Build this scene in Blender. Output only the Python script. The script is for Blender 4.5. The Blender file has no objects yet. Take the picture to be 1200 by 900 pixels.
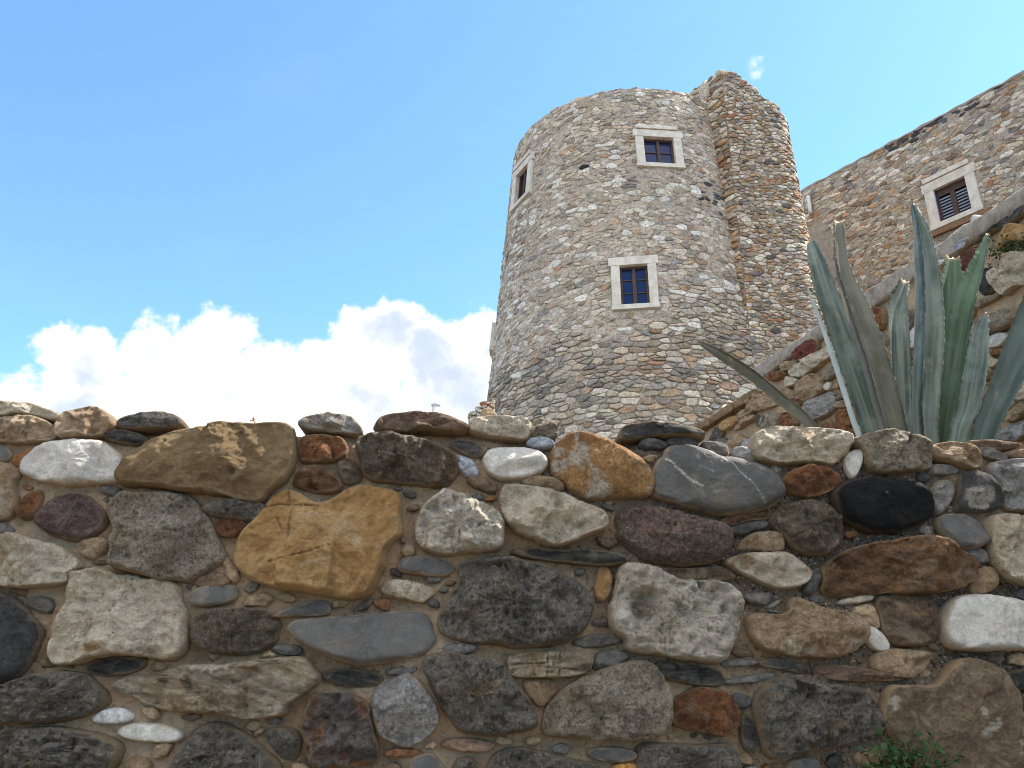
import bpy, bmesh, math, random
import numpy as np
from mathutils import Vector, Matrix
sc = bpy.context.scene
R = math.radians
# ------------------------------------------------------------------ camera, sky, sun, exposure
PITCH = R(20.6); FPX = 950.0; EYE = 1.6
cam = bpy.data.cameras.new('camera'); camo = bpy.data.objects.new('camera', cam)
sc.collection.objects.link(camo); sc.camera = camo
cam.sensor_width = 36; cam.lens = 36 * FPX / 1200; cam.clip_start = .05; cam.clip_end = 8000
camo.location = (0, 0, EYE); camo.rotation_euler = (R(90) + PITCH, 0, 0)
SUN_EL, SUN_AZ = R(55), R(73)            # azimuth from +Y towards +X
SKY_STRENGTH, SUN_STRENGTH, EXPOSURE = .118, 4.2, 1.56
sc.cycles.filter_width = 1.0
sc.view_settings.view_transform = 'Standard'; sc.view_settings.look = 'None'
sc.view_settings.gamma = 1; sc.view_settings.use_curve_mapping = False
sc.view_settings.exposure = EXPOSURE
sun = bpy.data.lights.new('sun', 'SUN'); suno = bpy.data.objects.new('sun', sun); sc.collection.objects.link(suno)
sun.energy = SUN_STRENGTH; sun.angle = R(.53); sun.color = (1, .95, .87)
sdir = Vector((math.cos(SUN_EL) * math.sin(SUN_AZ), math.cos(SUN_EL) * math.cos(SUN_AZ), math.sin(SUN_EL)))
suno.rotation_euler = sdir.to_track_quat('Z', 'Y').to_euler(); suno.location = sdir * 60
CP, SP = math.cos(PITCH), math.sin(PITCH)
def ray(px, py):
    v = (450 - py) / FPX
    return np.array([(px - 600) / FPX, CP - v * SP, SP + v * CP])
EYEP = np.array([0, 0, EYE])
def W(px, py, Y):                          # the point seen at (px,py) at ground distance Y
    d = ray(px, py); return EYEP + d * (Y / d[1])
def mpp(px, py, Y):                        # metres per pixel there
    return (Y / ray(px, py)[1]) / FPX

world = bpy.data.worlds.new('World'); sc.world = world; world.use_nodes = True
nt = world.node_tree; nt.nodes.clear()
class G:                                   # small node-graph helper
    def __init__(s, t): s.t = t
    def n(s, ty, **k):
        o = s.t.nodes.new(ty)
        for a, b in k.items(): setattr(o, a, b)
        return o
    def l(s, a, b): s.t.links.new(a, b)
    def put(s, sock, v):
        if hasattr(v, 'is_linked') or hasattr(v, 'links'): s.l(v, sock)
        else: sock.default_value = v
    def math(s, op, a, b=0.0, clamp=False):
        o = s.n('ShaderNodeMath', operation=op, use_clamp=clamp); s.put(o.inputs[0], a); s.put(o.inputs[1], b); return o.outputs[0]
    def vm(s, op, a, b=None):
        o = s.n('ShaderNodeVectorMath', operation=op); s.put(o.inputs[0], a)
        if b is not None: s.put(o.inputs[1], b)
        return o.outputs['Value'] if op in ('LENGTH', 'DISTANCE', 'DOT_PRODUCT') else o.outputs[0]
    def mix(s, f, a, b, blend='MIX'):
        o = s.n('ShaderNodeMix', data_type='RGBA', blend_type=blend)
        s.put(o.inputs[0], f); s.put(o.inputs[6], a if not isinstance(a, tuple) else (*a[:3], 1)); s.put(o.inputs[7], b if not isinstance(b, tuple) else (*b[:3], 1))
        return o.outputs[2]
    def noise(s, vec, scale, detail=5, rough=.55, dist=0.0):
        o = s.n('ShaderNodeTexNoise'); s.l(vec, o.inputs['Vector'])
        o.inputs['Scale'].default_value = scale; o.inputs['Detail'].default_value = detail
        o.inputs['Roughness'].default_value = rough; o.inputs['Distortion'].default_value = dist; return o
    def mr(s, v, a, b, c=0.0, d=1.0, smooth=True):
        o = s.n('ShaderNodeMapRange', interpolation_type='SMOOTHSTEP' if smooth else 'LINEAR'); s.put(o.inputs[0], v)
        for i, x in zip((1, 2, 3, 4), (a, b, c, d)): o.inputs[i].default_value = x
        return o.outputs[0]
g = G(nt)
sky = g.n('ShaderNodeTexSky', sky_type='NISHITA', sun_disc=False)
sky.sun_elevation = SUN_EL; sky.sun_rotation = SUN_AZ; sky.air_density = 1.0; sky.dust_density = .2; sky.ozone_density = .6
tc = g.n('ShaderNodeTexCoord'); D = g.vm('NORMALIZE', tc.outputs['Generated'])
def unit(px, py):
    d = ray(px, py); return d / np.linalg.norm(d)
wn = g.noise(D, 9, 6, .6); wn2 = g.noise(D, 42, 5, .6)
warp = g.vm('ADD', g.vm('MULTIPLY', g.vm('SUBTRACT', wn.outputs['Color'], (.5, .5, .5)), (.10, .10, .10)),
            g.vm('MULTIPLY', g.vm('SUBTRACT', wn2.outputs['Color'], (.5, .5, .5)), (.032, .032, .032)))
DW = g.vm('ADD', D, warp)
BL = [(52, 405, 34), (90, 430, 55), (175, 410, 48), (200, 425, 45), (262, 398, 42), (235, 430, 60), (310, 430, 40), (370, 440, 52), (425, 405, 48), (460, 405, 50),
      (505, 425, 52), (560, 405, 48), (565, 380, 20), (620, 420, 60), (120, 500, 85), (-10, 520, 95), (250, 520, 105), (400, 510, 105), (540, 500, 100), (-130, 500, 110),
      (680, 500, 110), (-300, 560, 160), (-500, 540, 190), (820, 520, 130), (1000, 560, 150), (0, 640, 150), (200, 650, 160), (420, 650, 160), (640, 650, 160)]
acc = None
for (x, y, r) in BL:
    c = unit(x, y); rr = r / FPX * .92 * (c[1] * CP + c[2] * SP)
    o = g.n('ShaderNodeMath', operation='MULTIPLY_ADD'); g.l(g.vm('DISTANCE', DW, tuple(c)), o.inputs[0])
    o.inputs[1].default_value = -1 / rr; o.inputs[2].default_value = 1.0
    v = g.math('MULTIPLY', o.outputs[0], rr * 10)
    acc = v if acc is None else g.math('MAXIMUM', acc, v)
edge = g.noise(D, 75, 6, .65)
f0 = g.math('ADD', acc, g.math('MULTIPLY', g.math('SUBTRACT', edge.outputs['Fac'], .5), .16))
mask = g.mr(f0, -.03, .13)
wisp = g.noise(g.vm('MULTIPLY', D, (1, 1, 2.2)), 5, 7, .6); wm = g.math('MULTIPLY', g.mr(wisp.outputs['Fac'], .5, .85), .05)
c = unit(888, 92)
puff = g.math('MULTIPLY', g.mr(g.vm('DISTANCE', DW, tuple(c)), .001, .013, 1, 0), .55)
# unseen broken clouds added behind the viewer as neutral fill for the walls
sx_ = g.n('ShaderNodeSeparateXYZ'); g.l(D, sx_.inputs[0])
bn_ = g.noise(D, 3.2, 6, .6); bm_ = g.math('MULTIPLY', g.math('MULTIPLY', g.mr(bn_.outputs['Fac'], .42, .56), g.mr(sx_.outputs[1], .10, -.25)), g.mr(sx_.outputs[2], .22, .5, 0, .9))
shade = g.noise(DW, 6.5, 5, .5); sf = g.mr(shade.outputs['Fac'], .40, .62)
depthf = g.mr(acc, .06, .35)
lumn = g.math('MULTIPLY', sf, depthf)
ccol = g.mix(lumn, (1.0, 1.0, 1.0), (.57, .65, .77))
CLOUD = .43
# the added rear clouds are made brighter and warmer to strengthen that fill
cbg = g.n('ShaderNodeBackground'); g.put(cbg.inputs[0], g.mix(bm_, ccol, (4.0, 3.5, 2.9))); cbg.inputs[1].default_value = CLOUD
sbg = g.n('ShaderNodeBackground'); g.put(sbg.inputs[0], g.mix(1.0, sky.outputs[0], (.66, .885, 1.05), 'MULTIPLY')); sbg.inputs[1].default_value = SKY_STRENGTH
mx = g.n('ShaderNodeMixShader'); g.put(mx.inputs[0], g.math('MAXIMUM', bm_, g.math('MAXIMUM', g.math('MAXIMUM', mask, wm), puff))); g.l(sbg.outputs[0], mx.inputs[1]); g.l(cbg.outputs[0], mx.inputs[2])
ow = g.n('ShaderNodeOutputWorld'); g.l(mx.outputs[0], ow.inputs[0])

# ------------------------------------------------------------------ numeric helpers
rng = np.random.default_rng(7); random.seed(7)
def _h(ix, iy, iz, seed):
    h = (ix.astype(np.uint32) * np.uint32(374761393) + iy.astype(np.uint32) * np.uint32(668265263) + iz.astype(np.uint32) * np.uint32(2147483647 - 58) + np.uint32(seed * 97531 + 13))
    h = (h ^ (h >> np.uint32(13))) * np.uint32(1274126177); h = h ^ (h >> np.uint32(16))
    h = h * np.uint32(2246822519); h ^= h >> np.uint32(15)
    return h.astype(np.float64) / 4294967295.0
def vnoise(P, seed=0):
    P = np.asarray(P, float); I = np.floor(P).astype(np.int64); F = P - I; F = F * F * (3 - 2 * F); out = 0
    for dx in (0, 1):
        for dy in (0, 1):
            for dz in (0, 1):
                w = (F[:, 0] if dx else 1 - F[:, 0]) * (F[:, 1] if dy else 1 - F[:, 1]) * (F[:, 2] if dz else 1 - F[:, 2])
                out = out + w * _h(I[:, 0] + dx, I[:, 1] + dy, I[:, 2] + dz, seed)
    return out * 2 - 1
def fbm(P, o=4, seed=0, gain=.5, ridge=False):
    s = 0; a = 1; t = 0
    for k in range(o):
        n = vnoise(P * 2.03 ** k + 17.3 * k, seed + k); s = s + a * ((1 - 2 * abs(n)) if ridge else n); t += a; a *= gain
    return s / t
def new_mesh(name, V, faces, mats=(), attrs=None, col=None, smooth=True):
    """faces: list of int arrays, each (m,3) or (m,4)"""
    me = bpy.data.meshes.new(name); V = np.asarray(V, np.float32)
    me.vertices.add(len(V)); me.vertices.foreach_set('co', V.ravel())
    idx = np.concatenate([np.asarray(f, np.int32).ravel() for f in faces if len(f)])
    tot = np.concatenate([np.full(len(f), np.asarray(f).shape[1], np.int32) for f in faces if len(f)])
    st = np.concatenate([[0], np.cumsum(tot)[:-1]]).astype(np.int32)
    me.loops.add(len(idx)); me.loops.foreach_set('vertex_index', idx)
    me.polygons.add(len(tot)); me.polygons.foreach_set('loop_start', st); me.polygons.foreach_set('loop_total', tot)
    me.update(calc_edges=True); me.validate()
    me.polygons.foreach_set('use_smooth', np.full(len(me.polygons), smooth))
    for k, a in (attrs or {}).items():
        at = me.attributes.new(k, 'FLOAT', 'POINT'); at.data.foreach_set('value', np.asarray(a, np.float32))
    if col is not None:
        at = me.color_attributes.new('Col', 'FLOAT_COLOR', 'POINT')
        c4 = np.ones((len(V), 4), np.float32); c4[:, :3] = col; at.data.foreach_set('color', c4.ravel())
    for m in mats: me.materials.append(m)
    return me
def link(name, me, parent=None, loc=None):
    o = bpy.data.objects.new(name, me); sc.collection.objects.link(o)
    if parent: o.parent = parent
    if loc is not None: o.location = loc
    return o
def thing(name, label, cat, loc=(0, 0, 0)):
    o = bpy.data.objects.new(name, None); sc.collection.objects.link(o); o.location = loc
    o.empty_display_size = .2; o['label'] = label; o['category'] = cat; o['kind'] = 'thing'; return o
def tag(o, label, cat, kind='thing'):
    o['label'] = label; o['category'] = cat; o['kind'] = kind
def child(name, me, parent):               # mesh built in world space, parent never rotated
    o = link(name, me, parent); o.matrix_parent_inverse = Matrix.Translation(-parent.location) if parent.parent is None else Matrix()
    return o
def boxes_mesh(name, bxs, mats, M=Matrix(), bevel=.006):
    """bxs: (cx,cy,cz,sx,sy,sz) full sizes"""
    bm = bmesh.new()
    for b in bxs:
        r = bmesh.ops.create_cube(bm, size=1, matrix=Matrix.Translation(b[:3]) @ Matrix.Diagonal((*b[3:6], 1)))
    if bevel: bmesh.ops.bevel(bm, geom=bm.edges[:], offset=bevel, segments=2, affect='EDGES', profile=.6)
    bm.transform(M); me = bpy.data.meshes.new(name); bm.to_mesh(me); bm.free()
    for m in mats: me.materials.append(m)
    return me
def inpoly(P, poly):
    x, y = P[:, 0], P[:, 1]; c = np.zeros(len(P), bool); n = len(poly)
    for i in range(n):
        x1, y1 = poly[i]; x2, y2 = poly[i - 1]
        if y1 == y2: continue
        t = ((y1 > y) != (y2 > y)) & (x < (x2 - x1) * (y - y1) / (y2 - y1) + x1); c ^= t
    return c
def chaikin(p, k):
    p = np.asarray(p, float)
    for _ in range(k):
        q = np.roll(p, -1, 0); p = np.stack([p * .75 + q * .25, p * .25 + q * .75], 1).reshape(-1, 2)
    return p
def centroid(p):
    x, y = p[:, 0], p[:, 1]; x2, y2 = np.roll(x, -1), np.roll(y, -1); c = x * y2 - x2 * y; A = c.sum() / 2
    return np.array([((x + x2) * c).sum() / (6 * A), ((y + y2) * c).sum() / (6 * A)]), abs(A)
def segdist(P, poly, closed=True):
    A = np.asarray(poly, float); B = np.roll(A, -1, 0)
    if not closed: A, B = A[:-1], A[1:]
    best = np.full(len(P), 1e9)
    for a, b in zip(A, B):
        ab = b - a; L = ab @ ab + 1e-12; t = np.clip(((P - a) @ ab) / L, 0, 1)
        q = P - a - t[:, None] * ab; best = np.minimum(best, (q * q).sum(1))
    return np.sqrt(best)

# ------------------------------------------------------------------ materials
def mat(name):
    m = bpy.data.materials.new(name); m.use_nodes = True; t = m.node_tree; b = t.nodes['Principled BSDF']
    b.inputs['Roughness'].default_value = .9; b.inputs['Specular IOR Level'].default_value = .25
    return m, G(t), b
MORTAR = (.50, .355, .225)
def stone_mat(name, c1, c2, c3=None, low=7, speck=None, band=None, bump=.5, bs=70, rough=.9, c3r=(.54, .68), mot=(.46, 1.52), pits=0, rimamt=.6, dust=.42, grain=.34, blot=.3):
    m, g, b = mat(name)
    tc = g.n('ShaderNodeTexCoord'); oi = g.n('ShaderNodeObjectInfo')
    off = g.n('ShaderNodeCombineXYZ')
    for i, k in enumerate((41.0, 23.0, 67.0)): g.l(g.math('MULTIPLY', oi.outputs['Random'], k), off.inputs[i])
    vec = g.vm('ADD', tc.outputs['Object'], off.outputs[0])
    n1 = g.noise(vec, low, 7, .62, .3)
    col = g.mix(g.mr(n1.outputs['Fac'], .43, .57), c1, c2)
    if c3:
        n2 = g.noise(vec, low * .7 + 2, 8, .68, .6)
        col = g.mix(g.mr(n2.outputs['Fac'], *c3r), col, c3)
    hgt = None
    if band:
        bc, bsx, bsz, amt = band
        rot = g.n('ShaderNodeVectorRotate', rotation_type='Y_AXIS'); g.l(vec, rot.inputs['Vector'])
        g.l(g.mr(oi.outputs['Random'], 0, 1, -.35, .35, False), rot.inputs['Angle'])
        bn = g.noise(g.vm('MULTIPLY', rot.outputs[0], (bsx, bsx, bsz)), 1, 6, .6, .4)
        bf = g.mr(bn.outputs['Fac'], .44, .58)
        col = g.mix(g.math('MULTIPLY', bf, amt), col, bc); hgt = bn.outputs['Fac']
    if speck:
        for (sc_, colr, lo, hi, amt) in speck:
            sn = g.noise(vec, sc_, 3, .6)
            col = g.mix(g.math('MULTIPLY', g.mr(sn.outputs['Fac'], lo, hi), amt), col, colr)
    mo = g.noise(vec, 42, 9, .82)
    col = g.mix(1.0, col, g.n('ShaderNodeCombineColor').outputs[0], 'MULTIPLY') if False else col
    mv = g.mr(mo.outputs['Fac'], .3, .7, mot[0], mot[1], False)
    cc = g.n('ShaderNodeCombineXYZ')
    for i in range(3): g.l(mv, cc.inputs[i])
    vmul = g.n('ShaderNodeVectorMath', operation='MULTIPLY'); g.l(col, vmul.inputs[0]); g.l(cc.outputs[0], vmul.inputs[1]); col = vmul.outputs[0]
    mo2 = g.noise(vec, 13, 6, .7, .5); d_ = g.math('MULTIPLY', g.mr(mo2.outputs['Fac'], .52, .66), blot)
    col = g.mix(d_, col, g.vm('MULTIPLY', col, (.50, .44, .38)))
    gn = g.noise(vec, 150, 3, .75); gv = g.mr(gn.outputs['Fac'], .32, .68, 1 - grain, 1 + grain, False); c3_ = g.n('ShaderNodeCombineXYZ')
    for i in range(3): g.l(gv, c3_.inputs[i])
    col = g.vm('MULTIPLY', col, c3_.outputs[0])
    du = g.noise(vec, 10, 8, .72, 1.0); col = g.mix(g.math('MULTIPLY', g.mr(du.outputs['Fac'], .53, .68), dust), col, (.47, .375, .26))
    mk = g.n('ShaderNodeAttribute', attribute_name='mark'); mkn = g.noise(vec, 70, 6, .75); col = g.mix(g.math('MULTIPLY', mk.outputs['Fac'], g.mr(mkn.outputs['Fac'], .36, .56, .15, .8)), col, (.44, .40, .33))
    ck = g.n('ShaderNodeAttribute', attribute_name='crack'); col = g.mix(g.math('MULTIPLY', ck.outputs['Fac'], .75), col, (.10, .05, .02))
    rim = g.n('ShaderNodeAttribute', attribute_name='rim'); rn = g.noise(vec, 28, 6, .65)
    rf = g.math('MULTIPLY', g.mr(g.math('ADD', rim.outputs['Fac'], g.math('MULTIPLY', g.math('SUBTRACT', rn.outputs['Fac'], .5), 1.1)), .42, .75), rimamt)
    col = g.mix(rf, col, (MORTAR[0] * .8, MORTAR[1] * .8, MORTAR[2] * .72))
    g.put(b.inputs['Base Color'], col); b.inputs['Roughness'].default_value = rough
    fn = g.noise(vec, bs, 10, .8); h = fn.outputs['Fac']
    fn2 = g.noise(vec, bs * 4.5, 4, .7); h = g.math('ADD', h, g.math('MULTIPLY', fn2.outputs['Fac'], .35))
    if hgt is not None: h = g.math('ADD', h, g.math('MULTIPLY', hgt, .8))
    if pits:
        vo = g.n('ShaderNodeTexVoronoi'); g.l(vec, vo.inputs['Vector']); vo.inputs['Scale'].default_value = pits; vo.inputs['Randomness'].default_value = 1
        pn = g.noise(vec, 12, 3, .5)
        pf = g.math('MULTIPLY', g.mr(vo.outputs['Distance'], .12, .30, 1, 0), g.mr(pn.outputs['Fac'], .48, .6))
        h = g.math('SUBTRACT', h, g.math('MULTIPLY', pf, 1.2))
    bp = g.n('ShaderNodeBump'); bp.inputs['Strength'].default_value = min(1, bump * 1.6); bp.inputs['Distance'].default_value = .024
    g.put(bp.inputs['Height'], h); g.l(bp.outputs[0], b.inputs['Normal'])
    return m
BK, WH = (.012, .012, .013), (.50, .47, .41)
gr = lambda dk, lt: [(55, (.20, .12, .055), .54, .70, .45), (125, BK, .50, .68, dk * .75), (140, WH, .54, .70, lt), (75, BK, .57, .75, dk * .5)]
# type: material, H, edge width, smoothing, facets, noise amplitude, noise frequency
ST = {
 'marble': (stone_mat('white_marble', (.58, .555, .50), (.47, .445, .395), (.44, .345, .22), 8, mot=(.74, 1.2), grain=.18, blot=.2, dust=.25, bump=.35, c3r=(.6, .74)), .050, .55, 2, 3, .0065, 16),
 'lime': (stone_mat('cream_limestone', (.68, .59, .455), (.58, .48, .345), (.40, .25, .12), 9, mot=(.70, 1.24), grain=.22, blot=.18, dust=.2, bump=.6, pits=110), .050, .38, 1, 5, .009, 14),
 'pitted': (stone_mat('pitted_white_limestone', (.70, .625, .51), (.60, .525, .41), (.40, .28, .165), 10, mot=(.68, 1.26), grain=.25, blot=.2, dust=.15, bump=.9, pits=85), .055, .35, 2, 4, .013, 18),
 'sand': (stone_mat('tan_sandstone', (.285, .195, .098), (.225, .145, .07), (.18, .11, .055), 6, bump=.55, bs=110, mot=(.74, 1.2), grain=.18, blot=.2), .05, .16, 1, 2, .006, 8),
 'beige': (stone_mat('beige_stone', (.44, .325, .21), (.36, .25, .15), (.26, .15, .08), 9, mot=(.7, 1.25), bump=.55), .05, .35, 1, 5, .01, 15),
 'granite': (stone_mat('grey_granite', (.37, .315, .235), (.29, .24, .17), (.36, .23, .10), 12, mot=(.7, 1.26), speck=gr(.85, .55), bump=.6, bs=110, c3r=(.56, .75)), .055, .4, 1, 3, .006, 22),
 'gdark': (stone_mat('dark_granite', (.235, .21, .17), (.155, .138, .11), (.23, .17, .09), 11, mot=(.66, 1.3), grain=.28, blot=.15, speck=gr(.8, .42), bump=.95, bs=95), .05, .6, 2, 3, .011, 24),
 'gbrown': (stone_mat('brown_granite', (.20, .155, .11), (.14, .11, .078), (.23, .14, .065), 9, speck=gr(.6, .3), bump=.8, bs=100), .05, .6, 2, 3, .009, 20),
 'pgran': (stone_mat('pale_granite', (.40, .38, .35), (.30, .285, .27), (.34, .25, .15), 10, mot=(.7, 1.26), speck=gr(.5, .5), bump=.6), .05, .45, 1, 4, .009, 18),
 'purple': (stone_mat('purple_stone', (.19, .12, .108), (.14, .092, .086), (.12, .098, .09), 12, speck=[(160, BK, .55, .68, .5), (200, (.34, .24, .22), .57, .67, .55)], bump=.7, bs=100), .05, .7, 2, 1, .007, 20),
 'redgran': (stone_mat('reddish_granite', (.21, .13, .10), (.155, .115, .09), (.18, .15, .11), 7, speck=gr(.65, .4), bump=.7, bs=110), .055, .6, 2, 1, .006, 20),
 'basalt': (stone_mat('dark_basalt', (.06, .058, .056), (.043, .042, .041), (.09, .082, .072), 9, bump=.5, rimamt=.4, dust=.15), .05, .6, 2, 2, .006, 14),
 'black': (stone_mat('black_stone', (.008, .008, .009), (.012, .012, .013), None, 9, bump=.6, rimamt=.25, dust=.03), .045, .6, 2, 1, .006, 16),
 'slate': (stone_mat('grey_slate', (.11, .105, .096), (.083, .080, .074), (.135, .115, .09), 6, bump=.25, bs=60, rough=.75, mot=(.85, 1.12), grain=.14, blot=.2, dust=.2, rimamt=.5), .05, .5, 2, 2, .003, 8),
 'schist': (stone_mat('grey_schist', (.15, .138, .122), (.11, .10, .09), (.20, .15, .10), 8, band=((.06, .058, .056), 5, 75, .8), bump=.8), .03, .4, 1, 3, .005, 18),
 'dschist': (stone_mat('dark_schist', (.11, .102, .09), (.082, .077, .07), (.15, .12, .08), 8, band=((.032, .032, .034), 5, 75, .7), bump=.8), .03, .45, 1, 3, .005, 18),
 'pschist': (stone_mat('pinkish_schist', (.26, .17, .115), (.20, .125, .085), (.32, .24, .17), 8, band=((.12, .07, .045), 4, 70, .7), bump=.8), .035, .35, 1, 4, .006, 16),
 'ochre': (stone_mat('ochre_stone', (.43, .27, .115), (.34, .19, .07), (.50, .38, .22), 7, bump=.5, bs=55, c3r=(.55, .70), mot=(.72, 1.22), grain=.16, blot=.2), .06, .3, 2, 4, .007, 9),
 'orange': (stone_mat('orange_boulder', (.39, .215, .085), (.29, .14, .055), (.50, .43, .34), 8, bump=.6, c3r=(.50, .62)), .07, .75, 2, 2, .009, 9),
 'rust': (stone_mat('rusty_stone', (.27, .115, .045), (.18, .078, .036), (.10, .06, .04), 10, speck=[(120, BK, .57, .7, .4)], bump=.7), .045, .45, 1, 4, .009, 16),
 'brust': (stone_mat('brown_banded_stone', (.28, .15, .07), (.21, .115, .06), (.15, .10, .065), 7, band=((.10, .055, .03), 6, 30, .6), speck=[(120, BK, .57, .7, .4)], bump=.7), .055, .35, 1, 5, .009, 12),
 'brown': (stone_mat('brown_stone', (.18, .125, .078), (.135, .092, .06), (.22, .14, .075), 10, bump=.6), .04, .5, 2, 3, .007, 16),
 'tan': (stone_mat('tan_stone', (.42, .305, .185), (.33, .22, .125), (.50, .42, .31), 10, mot=(.68, 1.28), bump=.6), .045, .4, 1, 4, .009, 16),
 'layer': (stone_mat('layered_white_stone', (.60, .525, .41), (.49, .39, .265), (.36, .205, .09), 9, mot=(.7, 1.25), grain=.2, band=((.18, .12, .065), 7, 55, .55), bump=.8), .045, .3, 1, 4, .009, 22),
 'rlayer': (stone_mat('rust_veined_grey_stone', (.20, .175, .15), (.14, .12, .105), (.29, .13, .052), 11, band=((.075, .068, .065), 9, 34, .6), bump=.8, c3r=(.5, .62)), .05, .25, 1, 4, .010, 18),
 'mud': (stone_mat('muddy_brown_stone', (.165, .118, .076), (.135, .093, .058), (.20, .15, .105), 6, bump=.45, bs=90, mot=(.84, 1.12)), .045, .5, 2, 2, .006, 9),
 'blue': (stone_mat('bluish_marble', (.36, .38, .42), (.27, .28, .31), (.40, .37, .32), 12, bump=.4), .035, .4, 1, 4, .006, 16),
 'maroon': (stone_mat('maroon_stone', (.16, .05, .035), (.11, .04, .03), (.20, .085, .04), 10, bump=.5), .05, .35, 1, 4, .007, 16),
}
def col_mat(name, rough=.92, bump=.6, bs=30, var=(.62, 1.3), s2=9):
    m, g, b = mat(name)
    tc = g.n('ShaderNodeTexCoord'); vec = tc.outputs['Object']
    a = g.n('ShaderNodeAttribute', attribute_name='Col'); n = g.noise(vec, bs, 8, .68); n2 = g.noise(vec, s2, 4, .6)
    f = g.math('MULTIPLY', g.mr(n.outputs['Fac'], .3, .7, var[0], var[1], False), g.mr(n2.outputs['Fac'], .3, .7, .82, 1.18, False))
    cc = g.n('ShaderNodeCombineXYZ')
    for i in range(3): g.l(f, cc.inputs[i])
    col = g.vm('MULTIPLY', a.outputs['Color'], cc.outputs[0])
    g.put(b.inputs['Base Color'], col); b.inputs['Roughness'].default_value = rough
    bp = g.n('ShaderNodeBump'); bp.inputs['Strength'].default_value = bump; bp.inputs['Distance'].default_value = .6 / bs
    g.put(bp.inputs['Height'], n.outputs['Fac']); g.l(bp.outputs[0], b.inputs['Normal'])
    return m
M_rubble = col_mat('rubble_masonry', bs=20, var=(.5, 1.45), bump=.9)
M_small = col_mat('mixed_small_stones', bs=70, s2=30, var=(.5, 1.5), bump=1.0)
def mortar_mat():
    m, g, b = mat('gritty_mortar'); tc = g.n('ShaderNodeTexCoord'); v = tc.outputs['Object']
    n1 = g.noise(v, 3.2, 6, .6); n2 = g.noise(v, 16, 7, .65)
    a = g.n('ShaderNodeAttribute', attribute_name='grit')
    col = g.mix(g.mr(n2.outputs['Fac'], .38, .64), (MORTAR[0] * 1.08, MORTAR[1] * 1.05, MORTAR[2]), (.42, .30, .19))
    col = g.mix(g.mr(n1.outputs['Fac'], .5, .66), col, (.52, .405, .285))
    col = g.mix(a.outputs['Fac'], col, (.13, .10, .075))
    for scl, c, lo, hi, amt in ((100, (.03, .027, .025), .52, .66, .8), (130, (.50, .44, .36), .58, .68, .75), (60, (.38, .29, .20), .60, .72, .5)):
        s = g.noise(v, scl, 3, .6); am = g.math('MULTIPLY', g.mr(s.outputs['Fac'], lo, hi), g.math('ADD', .32, g.math('MULTIPLY', a.outputs['Fac'], amt)))
        col = g.mix(am, col, c)
    g.put(b.inputs['Base Color'], col); b.inputs['Roughness'].default_value = .97
    f1 = g.noise(v, 95, 9, .75); f2 = g.noise(v, 320, 4, .7)
    h = g.math('ADD', f1.outputs['Fac'], g.math('MULTIPLY', f2.outputs['Fac'], .5))
    bp = g.n('ShaderNodeBump'); bp.inputs['Strength'].default_value = 1; bp.inputs['Distance'].default_value = .015
    g.put(bp.inputs['Height'], h); g.l(bp.outputs[0], b.inputs['Normal']); return m
M_mortar = mortar_mat()
def plain(name, c, c2=None, rough=.8, ns=14, bump=.2, spec=.25):
    m, g, b = mat(name); tc = g.n('ShaderNodeTexCoord'); n = g.noise(tc.outputs['Object'], ns, 8, .65)
    g.put(b.inputs['Base Color'], g.mix(g.mr(n.outputs['Fac'], .36, .66), c, c2 or tuple(x * .75 for x in c)))
    b.inputs['Roughness'].default_value = rough; b.inputs['Specular IOR Level'].default_value = spec
    if bump:
        bp = g.n('ShaderNodeBump'); bp.inputs['Strength'].default_value = bump; bp.inputs['Distance'].default_value = .3 / ns
        g.put(bp.inputs['Height'], n.outputs['Fac']); g.l(bp.outputs[0], b.inputs['Normal'])
    return m
M_surround = plain('pale_dressed_stone', (.60, .56, .49), (.46, .425, .365), .85, 5, .35)
M_wood = plain('brown_window_wood', (.075, .045, .032), (.045, .028, .022), .6, 20, .2)
M_glass = plain('window_glass', (.010, .021, .078), (.008, .016, .060), .08, 3, 0, .5)  # reflected sky is put into the glass as a blue base colour
M_slat = plain('grey_blue_louvre', (.20, .235, .30), (.14, .165, .21), .5, 12, .1)
M_inner = plain('dark_interior', (.012, .010, .010), (.008, .008, .008), .9, 4, 0)  # near-black colour paints the darkness of the unlit room
M_plaster = plain('grey_plaster', (.30, .272, .24), (.24, .212, .18), .95, 6, .5)
M_coping = plain('coping_mortar', (.32, .275, .22), (.21, .178, .14), .97, 16, 1.0)
M_sillw = plain('brown_brick_sill', (.21, .125, .07), (.15, .09, .055), .9, 12, .5)
M_pipe = plain('pale_painted_metal', (.62, .62, .60), (.52, .52, .50), .5, 10, .05)
M_ground = plain('dry_earth', (.17, .132, .095), (.13, .10, .07), .97, 1.6, .5)
M_violet = plain('violet_paint', (.07, .035, .13), (.055, .03, .10), .6, 10, .1)

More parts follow.
